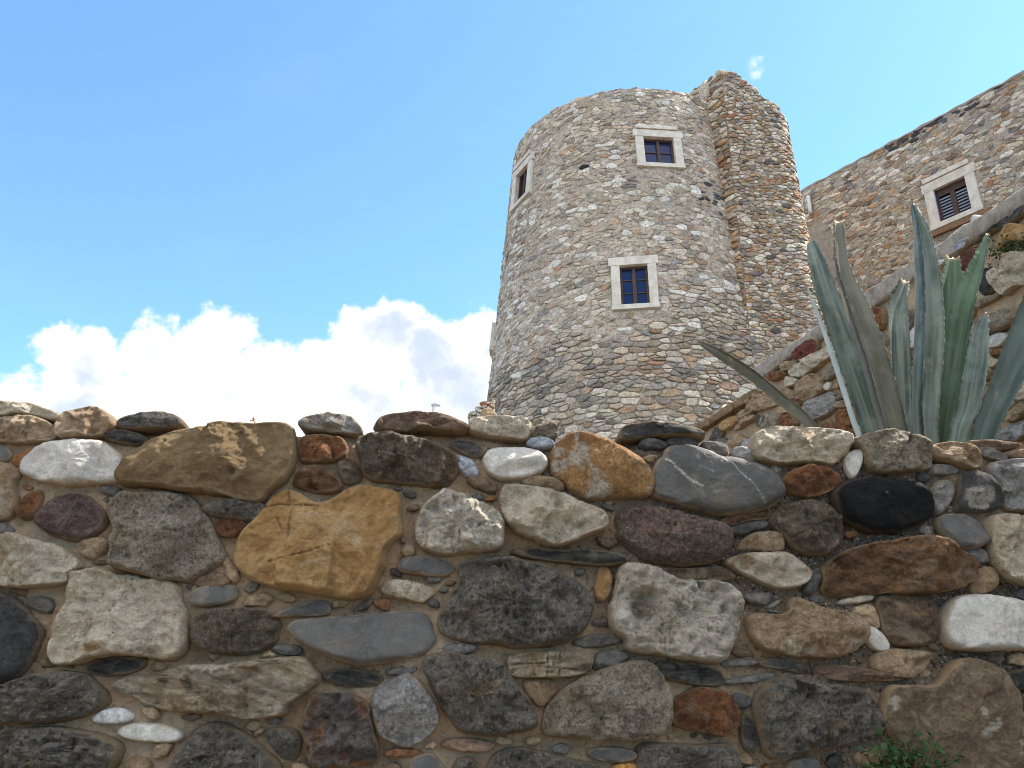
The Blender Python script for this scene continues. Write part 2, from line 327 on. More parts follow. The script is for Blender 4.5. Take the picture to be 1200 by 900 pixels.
# ------------------------------------------------------------------ ground: one sheet, lane in front, terrace behind
WY0, WSL = 2.0, .07                        # front face of the near wall: y = WY0 + WSL*x
def ground():
    offs = np.array([-4000, -900, -200, -60, -20, -8, -4, -2, -1, -.5, -.2, 0.1, .2, .3, .5, .8, 1.2, 1.8, 2.6, 3.6, 5, 7, 10, 13, 16, 20, 26, 40, 80, 200, 900, 4000.])
    xs = np.array([-4000, -900, -200, -60, -30, -16, -10, -7, -5, -3.5, -2.4, -1.6, -1, -.5, 0, .5, 1, 1.6, 2.4, 3.5, 5, 7, 10, 16, 30, 60, 200, 900, 4000.])
    V = []
    for o in offs:
        for x in xs:
            xx = np.clip(x, -6, 6); y = WY0 + WSL * xx + o
            if o <= .2: z = 0.
            else: z = 1.9 + np.clip(o - .4, 0, 15) * .19
            if x < -8 and o > .2: z = max(0, z - (abs(x) - 8) * .25) if z > 0 else z
            z += .03 * math.sin(x * 1.7 + o * 2.3) if abs(x) < 12 and abs(o) < 12 and not .05 < o < .35 else 0
            V.append((x, y, z))
    nx = len(xs); F = [(j * nx + i, j * nx + i + 1, (j + 1) * nx + i + 1, (j + 1) * nx + i) for j in range(len(offs) - 1) for i in range(nx - 1)]
    o = link('ground', new_mesh('ground', V, [np.array(F)], [M_ground])); o['kind'] = 'structure'; o['label'] = 'dry earth ground'
ground()

# ------------------------------------------------------------------ masonry: power cells and pillowed stones
def power_cells(S, Wt, box, nn=20):
    S = np.asarray(S); n = len(S); out = []
    x0, x1, y0, y1 = box
    for i in range(n):
        d = ((S - S[i]) ** 2).sum(1); k = min(nn + 1, n - 1); idx = np.argpartition(d, k)[:k + 1]; idx = idx[np.argsort(d[idx])]
        poly = [(x0, y0), (x1, y0), (x1, y1), (x0, y1)]
        ax, ay = S[i]
        for j in idx:
            if j == i: continue
            bx, by = S[j]; nx, ny = bx - ax, by - ay
            c = (bx * bx + by * by - ax * ax - ay * ay - Wt[j] + Wt[i]) / 2
            new = []; m = len(poly)
            for q in range(m):
                p1 = poly[q]; p2 = poly[(q + 1) % m]; s1 = nx * p1[0] + ny * p1[1] - c; s2 = nx * p2[0] + ny * p2[1] - c
                if s1 <= 0: new.append(p1)
                if (s1 < 0 < s2) or (s2 < 0 < s1):
                    t = s1 / (s1 - s2); new.append((p1[0] + t * (p2[0] - p1[0]), p1[1] + t * (p2[1] - p1[1])))
            poly = new
            if len(poly) < 3: break
        out.append(np.array(poly) if len(poly) >= 3 else None)
    return out
def rubble_cells(u0, u1, v0, v1, h=(.10, .20), w=(.14, .42), seed=1, anis=2.1):
    r = np.random.default_rng(seed); S = []; v = v0 - .05
    while v < v1 + .1:
        hh = r.uniform(*h); u = u0 - r.uniform(0, .3)
        while u < u1 + .2:
            ww = r.uniform(*w) * (.6 + .5 * hh / h[1]); uu = u + ww / 2; wob = .05 * math.sin(uu * 1.9 + v * 1.3) + .03 * math.sin(uu * 4.7 - v)
            if r.random() < .16 and hh > .13:
                S.append((uu + r.normal(0, .02), v + wob + hh * .27, ww)); S.append((uu + r.normal(0, .03), v + wob + hh * .75, ww))
            else: S.append((uu + r.normal(0, .025), v + wob + hh / 2 + r.normal(0, .036), ww))
            u += ww
        v += hh
    S = np.array(S); P = S[:, :2] * [1, anis]; Wt = (S[:, 2] * .30) ** 2 * r.uniform(.2, 1.5, len(S))
    cells = power_cells(P, Wt, (u0, u1, v0 * anis, v1 * anis))
    return [c / [1, anis] if c is not None else None for c in cells]
def pillow(cells, mapf, colf, gapf, hf, K=16, seed=3, back=.05):
    """stones on a curved wall; returns V, quads, tris, colours"""
    r = np.random.default_rng(seed); Vs, Q, T, Cs = [], [], [], []; base = 0
    ar = np.arange(K); nx = (ar + 1) % K
    for c in cells:
        if c is None: continue
        ce, A = centroid(c)
        if A < .0012 or not np.isfinite(ce).all(): continue
        cl = colf(ce, A)
        if cl is None: continue
        gap = gapf(ce); p = c - ce
        ext = p.max(0) - p.min(0); sc2 = 1 - 2 * gap * r.uniform(.5, 1.5) / np.maximum(ext, .03)
        p = p * np.clip(sc2, .45, .985)
        if r.random() < .3: p = chaikin(p, 1)
        L = np.concatenate([[0], np.cumsum(np.hypot(*(np.roll(p, -1, 0) - p).T))]); pp = np.vstack([p, p[:1]])
        t = (ar + r.random()) / K * L[-1]; o = np.stack([np.interp(t, L, pp[:, 0]), np.interp(t, L, pp[:, 1])], 1)
        o *= (1 + r.normal(0, .055, (K, 1)))
        H = hf(ce) * r.uniform(.35, 1.5); tilt = r.normal(0, .09, 2)
        rings = []
        for s, hh in ((1.0, -back), (.99, .6 * H), (.93, .97 * H), (.5, H)):
            q = o * s; hz = hh + (q @ tilt) * (s < .99) + r.normal(0, .05, K) * H * (s < .99)
            rings.append(np.column_stack([q + ce, hz]))
        rings.append(np.array([[ce[0], ce[1], H * r.uniform(.9, 1.1)]]))
        V = np.vstack(rings); Vs.append(V); Cs.append(np.tile(cl, (len(V), 1)))
        for k in range(3):
            a = base + k * K
            Q.append(np.column_stack([a + ar, a + nx, a + K + nx, a + K + ar]))
        a = base + 3 * K; T.append(np.column_stack([a + ar, a + nx, np.full(K, base + 4 * K)]))
        base += len(V)
    V = np.vstack(Vs); X = mapf(V[:, 0], V[:, 1], V[:, 2])
    return X, np.vstack(Q), np.vstack(T), np.vstack(Cs)
def sheet(u, v, mapf, keep, colf, amp=.012, freq=9, depth=0.0, seed=11, dfun=None):
    U, Vv = np.meshgrid(u, v); uu, vv = U.ravel(), Vv.ravel(); nu = len(u)
    h = depth + amp * fbm(np.column_stack([uu * freq, vv * freq, np.zeros_like(uu)]), 3, seed) + amp * .9 * fbm(np.column_stack([uu * 1.4, vv * 1.4, np.zeros_like(uu)]), 2, seed + 5)
    if dfun is not None: h = h + dfun(uu, vv)
    X = mapf(uu, vv, h); j, i = np.meshgrid(np.arange(len(v) - 1), np.arange(nu - 1), indexing='ij'); j, i = j.ravel(), i.ravel()
    cu, cv = (u[i] + u[i + 1]) / 2, (v[j] + v[j + 1]) / 2; k = keep(cu, cv); j, i = j[k], i[k]
    F = np.column_stack([j * nu + i, j * nu + i + 1, (j + 1) * nu + i + 1, (j + 1) * nu + i])
    C = colf(uu, vv); return X, F, C
def join(parts):
    """parts of (V, quads, tris or None, cols)"""
    Vs, Q, T, C = [], [], [], []; b = 0
    for V, q, t, c in parts:
        Vs.append(V); C.append(c)
        if q is not None and len(q): Q.append(q + b)
        if t is not None and len(t): T.append(t + b)
        b += len(V)
    return np.vstack(Vs), ([np.vstack(Q)] if Q else []) + ([np.vstack(T)] if T else []), np.vstack(C)

PAL = np.array([(.40, .375, .34), (.34, .305, .26), (.30, .26, .21), (.27, .245, .215), (.24, .20, .155), (.22, .205, .19), (.30, .21, .135), (.26, .16, .095),
                (.165, .155, .148), (.19, .14, .10), (.46, .43, .38), (.095, .09, .09), (.24, .125, .075), (.155, .17, .19)])
PW = np.array([15, 15, 12, 11, 9, 9, 6, 3.2, 6, 4.5, 7, 1.3, 1.0, 1.3]); PW = PW / PW.sum()
MORT_T = np.array((.37, .318, .255))
prng = np.random.default_rng(21)
def pick(w=PW):
    c = PAL[prng.choice(len(PAL), p=w)] * prng.uniform(.86, 1.48) * np.array([1.06, 1.0, .915]); return np.clip(c * (1 + prng.normal(0, .03, 3)), .008, .6)
def hit(inside, px, py, y0, y1):
    a, b = y0, y1
    ys = np.linspace(y0, y1, 400)
    for y in ys:
        if inside(W(px, py, y)): b = y; break
    else: return W(px, py, y1)
    a = b - (y1 - y0) / 399
    for _ in range(30):
        m = (a + b) / 2
        if inside(W(px, py, m)): b = m
        else: a = m
    return W(px, py, b)

# --- round tower
TC = np.array([3.46, 21.0]); TF = -TC / np.linalg.norm(TC); TR = np.array([-TF[1], TF[0]]); TTOP = 16.76; TBOT = 3.6; U0 = 3.9
def TRad(z): return 3.38 + .0905 * (17.0 - z)
def tmap(u, z, h):
    ph = u / U0; r = TRad(z) + h; d = np.cos(ph)[:, None] * TF + np.sin(ph)[:, None] * TR
    return np.column_stack([TC + r[:, None] * d, z])
def tin(p): return np.hypot(*(p[:2] - TC)) < TRad(p[2])
def tuz(px, py):
    p = hit(tin, px, py, 12, 22); d = p[:2] - TC; return math.atan2(d @ TR, d @ TF) * U0, p[2], p
tower = thing('round_tower', 'massive round rubble stone tower with pale framed windows and a taller rounded buttress', 'tower', (TC[0], TC[1], TBOT))
TW = []                                     # windows: name, opening px box (x0,x1,ytop,ybot), rows, drip
for (x0, x1, y0, y1, rows, kind) in ((755, 790, 162, 192, 2, 'glass'), (727, 760, 311, 357, 3, 'glass'), (606, 618, 201, 232, 2, 'dark')):
    cx = (x0 + x1) / 2; ut, zt, pt = tuz(cx, y0); ub, zb, pb = tuz(cx, y1); u = (ut + ub) / 2; z = (zt + zb) / 2
    ua = tuz(x0, (y0 + y1) / 2)[0]; uc = tuz(x1, (y0 + y1) / 2)[0]
    TW.append((u, z, (uc - ua) * TRad(z) / U0, zt - zb, rows, kind))
def in_rect(u, z, m):
    k = np.zeros(np.shape(u), bool)
    for (wu, wz, ww, wh, _, _) in TW: k |= (abs(u - wu) < ww / 2 * U0 / 3.6 + m) & (abs(z - wz) < wh / 2 + m)
    return k
PUT = tuz(683, 199); DK = [tuz(838, 232), tuz(630, 338)]; LOWZ = tuz(740, 388)[1]
def tcol(ce, A):
    if in_rect(ce[0], ce[1], .20): return None
    u, z = ce
    if z > TTOP - .06: return None
    if math.hypot(u - PUT[0], (z - PUT[1]) * 1.4) < .13: return np.array((.02, .018, .016))  # putlog hole: its shade painted as near-black stone, without a recess
    if ((u - DK[0][0]) / .55) ** 2 + ((z - DK[0][1]) / .45) ** 2 < prng.uniform(.4, 1.3) and prng.random() < .5: return np.array((.05, .05, .052)) * prng.uniform(.7, 1.6)
    w = PW.copy()
    if z < LOWZ: w = w * np.array([.9, .8, .9, 1, 1.2, 1.8, 1, 1.5, 3.0, 1.6, 1.2, 5, 1.5, 2.4]); w /= w.sum()
    elif u < -.6: w = w * np.array([1.3, 1.3, 1, 1, .9, .8, 1, .9, .7, .8, 1.2, .6, 1, .6]); w /= w.sum()
    if A > .035 and z > LOWZ and prng.random() < .22: return np.array((.56, .53, .47)) * prng.uniform(.85, 1.15)
    if z > LOWZ: w = w * np.array([1, 1, 1, 1, 1, 1, .55, .45, .9, .9, 1.3, .7, .45, 1]); w /= w.sum()
    c_ = pick(w); return c_ * .66 + MORT_T * .34 * (c_.mean() / .25) ** .3
rough_f = lambda ce: 1.0 if ce[1] < LOWZ + .25 * math.sin(ce[0] * 3) or (ce[0] > .9 and ce[1] < LOWZ + 1.3) else 0.0
tm = lambda uu, vv: MORT_T * (.86 + .28 * vnoise(np.column_stack([uu * 1.3, vv * 1.3, uu * 0]), 5)[:, None] * .5 + .1)
cells = rubble_cells(-7.2, 5.6, TBOT, TTOP + .35, (.06, .20), (.09, .44), 1)
for c in cells:
    if c is not None: c[:, 1] = np.minimum(c[:, 1], TTOP - .02 + .035 * np.sin(c[:, 0] * 5.3) * np.sin(c[:, 0] * 2.1 + 1))
pv = pillow(cells, tmap, tcol, lambda c: .013 if rough_f(c) else .005, lambda c: .026 if rough_f(c) else .0145, seed=5)
us = np.arange(-12.25, 12.3, .07); vs = np.append(np.arange(TBOT, TTOP - .09, .07), TTOP - .07)
X, F, C = sheet(us, vs, tmap, lambda u, z: ~in_rect(u, z, .10), tm, .018, 8, .004, dfun=lambda u, z: np.where((z < LOWZ + .25 * np.sin(u * 3)) | ((u > .9) & (z < LOWZ + 1.3)), -.016, 0))
ring = tmap(us, np.full(len(us), TTOP - .07), np.zeros(len(us))); nr = len(ring)
cap = np.vstack([ring, [[TC[0], TC[1], TTOP - .07]]]); ct = np.column_stack([np.arange(nr), (np.arange(nr) + 1) % nr, np.full(nr, nr)])
V, Fs, Cc = join([pv, (X, F, None, C), (cap, None, ct, np.tile(MORT_T, (nr + 1, 1)))])
child('wall', new_mesh('tower_wall', V, Fs, [M_rubble], col=Cc), tower)

def window(parent, M, w, h, rows, kind, drip=False, sw=.20, lab=None):
    """M: local x right, y up, z outward at the opening's centre on the wall face"""
    t = .10; dep = .34
    f = .055; zc = -.10
    if kind == 'louvre':
        bx = [(-w / 2 + f / 2, 0, zc, f, h, .06), (w / 2 - f / 2, 0, zc, f, h, .06), (0, 0, zc + .006, .13, h - .002, .06), (0, h / 2 - .11, zc + .004, w - .004, .22, .055), (0, -h / 2 + .04, zc + .004, w - .004, .08, .055)]
    else:
        bx = [(-w / 2 + f / 2, 0, zc, f, h, .07), (w / 2 - f / 2, 0, zc, f, h, .07), (0, h / 2 - f / 2, zc + .004, w - .004, f, .065), (0, -h / 2 + f / 2, zc + .004, w - .004, f, .065), (0, 0, zc + .012, .085, h - .006, .07)]
        for k in range(1, rows): bx.append((0, -h / 2 + h * k / rows, zc - .006, w - .006, .03, .045))
    wo = child('window', boxes_mesh('window_frame', bx, [M_wood], M, .005), parent)
    if lab: wo['label'] = lab
    sur = [(0, h / 2 + sw / 2 + .004, .015, w + 2 * sw + .10, sw + .02, t), (-w / 2 - sw / 2, -.004, .006, sw, h + .008, t), (w / 2 + sw / 2, -.004, .006, sw, h + .008, t), (0, -h / 2 - sw * .3 - .008, .012, w + 2 * sw + .04, sw * .6, t)]
    if drip: sur.append((-.03, h / 2 + sw * 1.35 + .012, .03, w + 2 * sw - .10, sw * .55, t * 1.3))
    # deep reveal blocks behind the face
    sur += [(-w / 2 - .05, 0, -.25, .098, h + .1, .44), (w / 2 + .05, 0, -.25, .098, h + .1, .44), (0, h / 2 + .052, -.252, w + .19, .098, .44), (0, -h / 2 - .052, -.252, w + .19, .098, .44)]
    child('surround', boxes_mesh('window_surround', sur, [M_surround], M, .012), wo)
    if kind == 'louvre':
        for s in (-1, 1):
            x0, x1 = .07 * s, (w / 2 - f) * s; n = 7; sl = []
            for k in range(n): sl.append(((x0 + x1) / 2, -h / 2 + .10 + (h - .36) * (k + .5) / n, zc + .005 * k / n, abs(x1 - x0) - .006, (h - .36) / n * .5, .02))
            child('louvre', boxes_mesh('louvres', sl, [M_slat], M, .003), wo)
        child('pane', boxes_mesh('dark_backing', [(0, 0, zc - .09, w, h, .02)], [M_inner], M, 0), wo)  # dark sheet, not glass: paints the shaded inside behind the louvres
        child('reveal', boxes_mesh('violet_reveal', [(-w / 2 + .012, 0, -.035, .02, h - .006, .06)], [M_violet], M, 0), wo)
    else:
        child('pane', boxes_mesh('glass_pane', [(0, 0, zc - .012, w - .01, h - .01, .012)], [M_glass if kind == 'glass' else M_inner], M, 0), wo)
    return wo
def tframe(u, z):
    p = tmap(np.array([u]), np.array([z]), np.array([.0]))[0]; a = u / U0; nrm = Vector((*(math.cos(a) * TF + math.sin(a) * TR), .09)).normalized()
    rgt = Vector((*(-math.sin(a) * TF + math.cos(a) * TR), 0)); up = nrm.cross(rgt)
    return Matrix((( rgt.x, up.x, nrm.x, p[0]), (rgt.y, up.y, nrm.y, p[1]), (rgt.z, up.z, nrm.z, p[2]), (0, 0, 0, 1)))
for k, (u, z, w, h, rows, kind) in enumerate(TW):
    window(tower, tframe(u, z), w, h, rows, kind, drip=(k != 1), sw=.21, lab=['upper window with four blue panes', 'lower window with six blue panes', 'narrow dark window on the left flank'][k])
# stone sills of windows seen edge-on at the left flank
for (x, y0, y1) in ((580, 352, 385), (574, 447, 476)):
    u = -1.42 * U0; zt = hit(tin, 612, y0, 12, 22)[2]; zb = hit(tin, 612, y1, 12, 22)[2]
    zz = (EYE + (zt + zb) / 2 - EYE) + .35
    child('jamb_stone', boxes_mesh('jamb_stone', [(0, 0, .04, .5, abs(zt - zb) * 1.0, .16)], [M_surround], tframe(u, zz), .015), tower)

# --- rounded buttress rising above the tower
BC = np.array([6.28, 18.99]); BF = -BC / np.linalg.norm(BC); BR = np.array([-BF[1], BF[0]])
def BRad(z, ph): return (1.19 + .030 * (17.0 - z)) / (np.abs(np.cos(ph - R(25))) ** 4 + np.abs(np.sin(ph - R(25))) ** 4) ** .25
def btop(u):                                # sloping, broken crown
    ph = np.degrees(np.asarray(u) / 1.6); return np.interp(ph, [-8, 0, 12, 25, 40, 60, 90, 130], [17.42, 17.45, 17.35, 17.05, 16.75, 16.35, 16.0, 15.9]) + .06 * np.sin(np.asarray(u) * 9)
def bmap(u, z, h):
    ph = u / 1.6; r = BRad(z, ph) + h; d = np.cos(ph)[:, None] * BF + np.sin(ph)[:, None] * BR
    return np.column_stack([BC + r[:, None] * d, z])
CA = R(-6)
E1 = np.array([-.60, .80]); N1 = np.array([-.80, -.60])
def lmap(u, z, h):
    c = BC + BRad(z, CA)[:, None] * (math.cos(CA) * BF + math.sin(CA) * BR)
    return np.column_stack([c + u[:, None] * E1 + h[:, None] * N1, z])
WB = PW * np.array([.9, .9, 1.1, .9, 1.3, 1.0, 1.3, 1.7, 1, 1.6, 1.1, 1.2, .9, .8]); WB /= WB.sum()
def bcol(ce, A):
    if ce[1] > btop(ce[0]) - .02: return None
    return pick(WB)
WL = PW * np.array([.6, .9, 1.2, .7, 1.5, .4, 3.5, 3.5, .3, 2, .7, .5, 1.2, .2]); WL /= WL.sum()
c1 = rubble_cells(CA * 1.6, R(135) * 1.6, TBOT, 17.5, (.045, .14), (.08, .34), 2)
c2 = rubble_cells(0, 1.3, TBOT, 17.45, (.09, .20), (.16, .5), 4)
p1 = pillow(c1, bmap, bcol, lambda c: .010, lambda c: .027, seed=8)
p2 = pillow(c2, lmap, lambda ce, A: pick(WL), lambda c: .013, lambda c: .05, seed=9)
ub = np.linspace(CA * 1.6, R(200) * 1.6, 90); vb = np.append(np.arange(TBOT, 17.3, .08), [17.38])
X1, F1, C1 = sheet(ub, vb, bmap, lambda u, z: z < btop(u) - .03, lambda a, b: tm(a, b) * .8, .012, 8)
ul = np.linspace(0, 1.3, 20); X2, F2, C2 = sheet(ul, vb, lmap, lambda u, z: z < 17.42, lambda a, b: tm(a, b) * .8, .012, 8, seed=12)
# crown filling: fan from the rim to an inner point
ur = np.linspace(CA * 1.6, R(200) * 1.6, 60); rim = bmap(ur, btop(ur) - .05, np.zeros(60)); n_ = len(rim)
fan = np.vstack([rim, lmap(np.array([.6]), np.array([17.40]), np.array([-.02])), [[BC[0] + .1, BC[1] + .2, 17.25]]]); fan_t = np.column_stack([np.arange(n_ + 1), (np.arange(n_ + 1) + 1) % (n_ + 1), np.full(n_ + 1, n_ + 1)])
# loose crown stones bedded in mortar along the rim
cr = np.random.default_rng(5)
def blob(c, rx, ry, rz, seed, col, n=10, m=14):
    th = np.linspace(0, math.pi, n); ph = np.linspace(0, 2 * math.pi, m, endpoint=False); T_, P_ = np.meshgrid(th, ph, indexing='ij')
    D_ = np.column_stack([(np.sin(T_) * np.cos(P_)).ravel(), (np.sin(T_) * np.sin(P_)).ravel(), np.cos(T_).ravel()])
    k = 1 + .22 * fbm(D_ * 1.6 + seed * 3.1, 3, seed); D_ = np.sign(D_) * np.abs(D_) ** .8
    V_ = D_ * k[:, None] * [rx, ry, rz] + c
    q = np.array([(i * m + j, i * m + (j + 1) % m, (i + 1) * m + (j + 1) % m, (i + 1) * m + j) for i in range(n - 1) for j in range(m)])
    return V_, q, None, np.tile(col, (len(V_), 1))
crown = [blob(bmap(np.array([u]), np.array([btop(u) - .03]), np.array([-.17]))[0], cr.uniform(.10, .17), cr.uniform(.10, .16), cr.uniform(.05, .09), k, pick(WB)) for k, u in enumerate(np.arange(CA * 1.6, 3.2, .2))]
crown += [blob(lmap(np.array([u]), np.array([17.42]), np.array([-.10]))[0], .16, .16, .10, 40 + k, pick(WL)) for k, u in enumerate((.1, .35, .6))]
crown.append(blob(lmap(np.array([.62]), np.array([17.1]), np.array([-.05]))[0], .16, .2, .42, 60, np.array((.44, .38, .30))))
V, Fs, Cc = join([p1, p2, (X1, F1, None, C1), (X2, F2, None, C2), (fan, None, fan_t, np.tile(MORT_T, (len(fan), 1)))] + crown)
child('buttress', new_mesh('buttress', V, Fs, [M_rubble], col=Cc), tower)

# --- castle wing on the right
WP = np.array([9.7, 22.0]); WD = np.array([.595, -.8037]); WN = np.array([-.8037, -.595]); WTOP = 16.72; WBOT = 3.4
def wmap(t, z, h): return np.column_stack([WP + t[:, None] * WD + h[:, None] * WN, z])
def win_in(p): return (p[:2] - WP) @ WN < 0
def wtz(px, py):
    p = hit(win_in, px, py, 5, 30); return (p[:2] - WP) @ WD, p[2]
wing = thing('castle_building', 'tall rubble stone castle building on the right with one louvred window', 'building', (WP[0], WP[1], WBOT))
wa = wtz(1094, 223); wb = wtz(1131, 207); wc = wtz(1103, 261); wd = wtz(1139, 244)
wt0, wt1 = (wa[0] + wc[0]) / 2, (wb[0] + wd[0]) / 2; wz1, wz0 = (wa[1] + wb[1]) / 2, (wc[1] + wd[1]) / 2
WW = ((wt0 + wt1) / 2, (wz0 + wz1) / 2, wt1 - wt0, wz1 - wz0)
print('wing window', WW, [wtz(957, 214), wtz(1200, 85)], TW)
BKC = [wtz(1062, 163), wtz(1112, 138), wtz(1140, 122)]
def win_rect(u, z, m): return (abs(u - WW[0]) < WW[2] / 2 + m) & (abs(z - WW[1]) < WW[3] / 2 + m)
WWt = PW * np.array([.9, 1.0, 1.1, 1, 1.1, 1.1, 1.3, 1.2, 1, 1, .7, .6, 1.3, .7]); WWt /= WWt.sum()
def wcol(ce, A):
    if win_rect(ce[0], ce[1], .27) or (-1 < ce[0] < .16 and ce[1] < 15.4): return None
    for b in BKC:
        if ((ce[0] - b[0]) / .75) ** 2 + ((ce[1] - b[1]) / .33) ** 2 < prng.uniform(.3, 1.4) and prng.random() < .42: return np.array((.05, .048, .048)) * prng.uniform(.7, 1.7)
    if A > .035 and prng.random() < .16: return np.array((.55, .51, .44)) * prng.uniform(.85, 1.1)
    return pick(WWt)
cw = rubble_cells(-2.6, 9.5, WBOT, WTOP, (.05, .17), (.09, .46), 6)
pw_ = pillow(cw, wmap, wcol, lambda c: .006, lambda c: .016, seed=15)
X, F, C = sheet(np.arange(-3, 9.6, .08), np.append(np.arange(WBOT, WTOP - .05, .08), WTOP - .02), wmap, lambda u, z: ~win_rect(u, z, .1), lambda a, b: tm(a, b) * .92, .018, 8, .004)
# the building's body behind the face
def qd(a, b, c, d): return np.array([a, b, c, d])
b0 = WP - 3 * WD; b1 = WP + 9.55 * WD; back = -WN * 6
body = np.array([[*b0, WBOT], [*b1, WBOT], [*(b1 + back), WBOT], [*(b0 + back), WBOT], [*b0, WTOP - .03], [*b1, WTOP - .03], [*(b1 + back), WTOP - .03], [*(b0 + back), WTOP - .03]])
bq = np.array([(1, 2, 6, 5), (2, 3, 7, 6), (3, 0, 4, 7), (4, 5, 6, 7)])
V, Fs, Cc = join([pw_, (X, F, None, C), (body, bq, None, np.tile(MORT_T, (8, 1)))])
child('wall', new_mesh('wing_wall', V, Fs, [M_rubble], col=Cc), wing)
# plaster coping along the top
u = np.arange(-2.6, 9.6, .12); prof = [(.03, -.05), (.045, -.01), (.03, .03), (-.35, .06)]
Vc = np.vstack([wmap(u, WTOP + pz + .01 * np.sin(u * 5 + k) + .012 * np.sin(u * 13), np.full(len(u), ph) + .012 * np.sin(u * 7 + k)) for k, (ph, pz) in enumerate(prof)]); n_ = len(u)
child('coping', new_mesh('wing_coping', Vc, [np.array([(k * n_ + i, k * n_ + i + 1, (k + 1) * n_ + i + 1, (k + 1) * n_ + i) for k in range(3) for i in range(n_ - 1)])], [M_plaster]), wing)
p = wmap(np.array([WW[0]]), np.array([WW[1]]), np.array([0.]))[0]
MW = Matrix(((WD[0], 0, WN[0], p[0]), (WD[1], 0, WN[1], p[1]), (0, 1, 0, p[2]), (0, 0, 0, 1)))
window(wing, MW, WW[2], WW[3], 2, 'louvre', drip=True, sw=.26)
child('window_sill', boxes_mesh('sill', [(.1, -WW[3] / 2 - .30, .05, WW[2] + .8, .16, .14)], [M_sillw], MW, .015), wing)
# plastered corner strip with a white downpipe
u = np.linspace(-1.0, .42, 16); v = np.linspace(WBOT, 16.3, 120)
X, F, C = sheet(np.linspace(-1.0, .62, 40), np.linspace(WBOT, 16.3, 260), wmap, lambda a, b: (a < .20 + .16 * vnoise(np.column_stack([b * 1.1, b * 0 + 3, b * 0]), 2) + .07 * vnoise(np.column_stack([b * 5, a * 4, b * 0]), 6)) & (b < 15.4 + .3 * vnoise(np.column_stack([a * 4, b * 0, b * 0]), 3)), tm, .02, 4, .012, seed=31)
child('plaster_strip', new_mesh('plaster_strip', X, [F], [M_plaster]), wing)
def tube(P, r, n=10, cap=True):
    P = [Vector(p) for p in P]; V = []; 
    for i, p in enumerate(P):
        d = (P[min(i + 1, len(P) - 1)] - P[max(i - 1, 0)]).normalized(); a = d.orthogonal().normalized(); b = d.cross(a); rr = r[i] if hasattr(r, '__len__') else r
        for k in range(n): V.append(p + a * (rr * math.cos(2 * math.pi * k / n)) + b * (rr * math.sin(2 * math.pi * k / n)))
    F = [(i * n + k, i * n + (k + 1) % n, (i + 1) * n + (k + 1) % n, (i + 1) * n + k) for i in range(len(P) - 1) for k in range(n)]; T = []
    if cap:
        V += [P[0], P[-1]]; a = len(V) - 2
        T = [(k, a, (k + 1) % n) for k in range(n)] + [((len(P) - 1) * n + k, (len(P) - 1) * n + (k + 1) % n, a + 1) for k in range(n)]
    return np.array([tuple(v) for v in V]), np.array(F), np.array(T)
pt, pb = wtz(949, 231), wtz(953, 251)
V, F, T = tube([wmap(np.array([pt[0]]), np.array([z]), np.array([.09]))[0] for z in np.linspace(pb[1], pt[1], 5)], .06)
child('downpipe', new_mesh('downpipe', V, [F, T], [M_pipe]), wing)

# --- stub of broken masonry left of the tower's foot
SO = W(556, 487, 15.6)
def smap(u, z, h): return np.column_stack([SO[0] + u, np.full_like(u, SO[1]) - h, z])
stop = lambda u: SO[2] + .12 + np.interp(u, [-.2, .0, .15, .5], [-.3, .0, .12, .25])
cs = rubble_cells(-.12, .42, 4.0, SO[2] + .6, (.07, .15), (.09, .26), 31)
ps = pillow(cs, smap, lambda ce, A: pick() if ce[1] < stop(ce[0]) else None, lambda c: .010, lambda c: .05, seed=33)
us_ = np.linspace(-.12, .42, 12); zs_ = np.append(np.arange(4.0, SO[2], .1), [SO[2]]); Xs, Fs_, Cs_ = sheet(us_, zs_, smap, lambda u, z: z < stop(u), tm, .015, 8)
bx_ = np.array([[SO[0] + a, SO[1] + b, c] for c in (4.0, SO[2]) for (a, b) in ((-.12, 0), (.42, 0), (.42, .9), (-.12, .9))]); bf_ = np.array([(1, 2, 6, 5), (2, 3, 7, 6), (3, 0, 4, 7), (4, 5, 6, 7)])
sb = [blob(np.array([SO[0] + a, SO[1] + .15, stop(a) - .02]), .10, .12, .07, 300 + k, pick()) for k, a in enumerate(np.arange(-.05, .4, .15))]
V, Fs, Cc = join([ps, (Xs, Fs_, None, Cs_), (bx_, bf_, None, np.tile(MORT_T, (8, 1)))] + sb)
o = link('masonry_stub', new_mesh('masonry_stub', V, Fs, [M_rubble], col=Cc)); tag(o, 'low broken stub of rubble masonry at the left foot of the round tower', 'ruin')

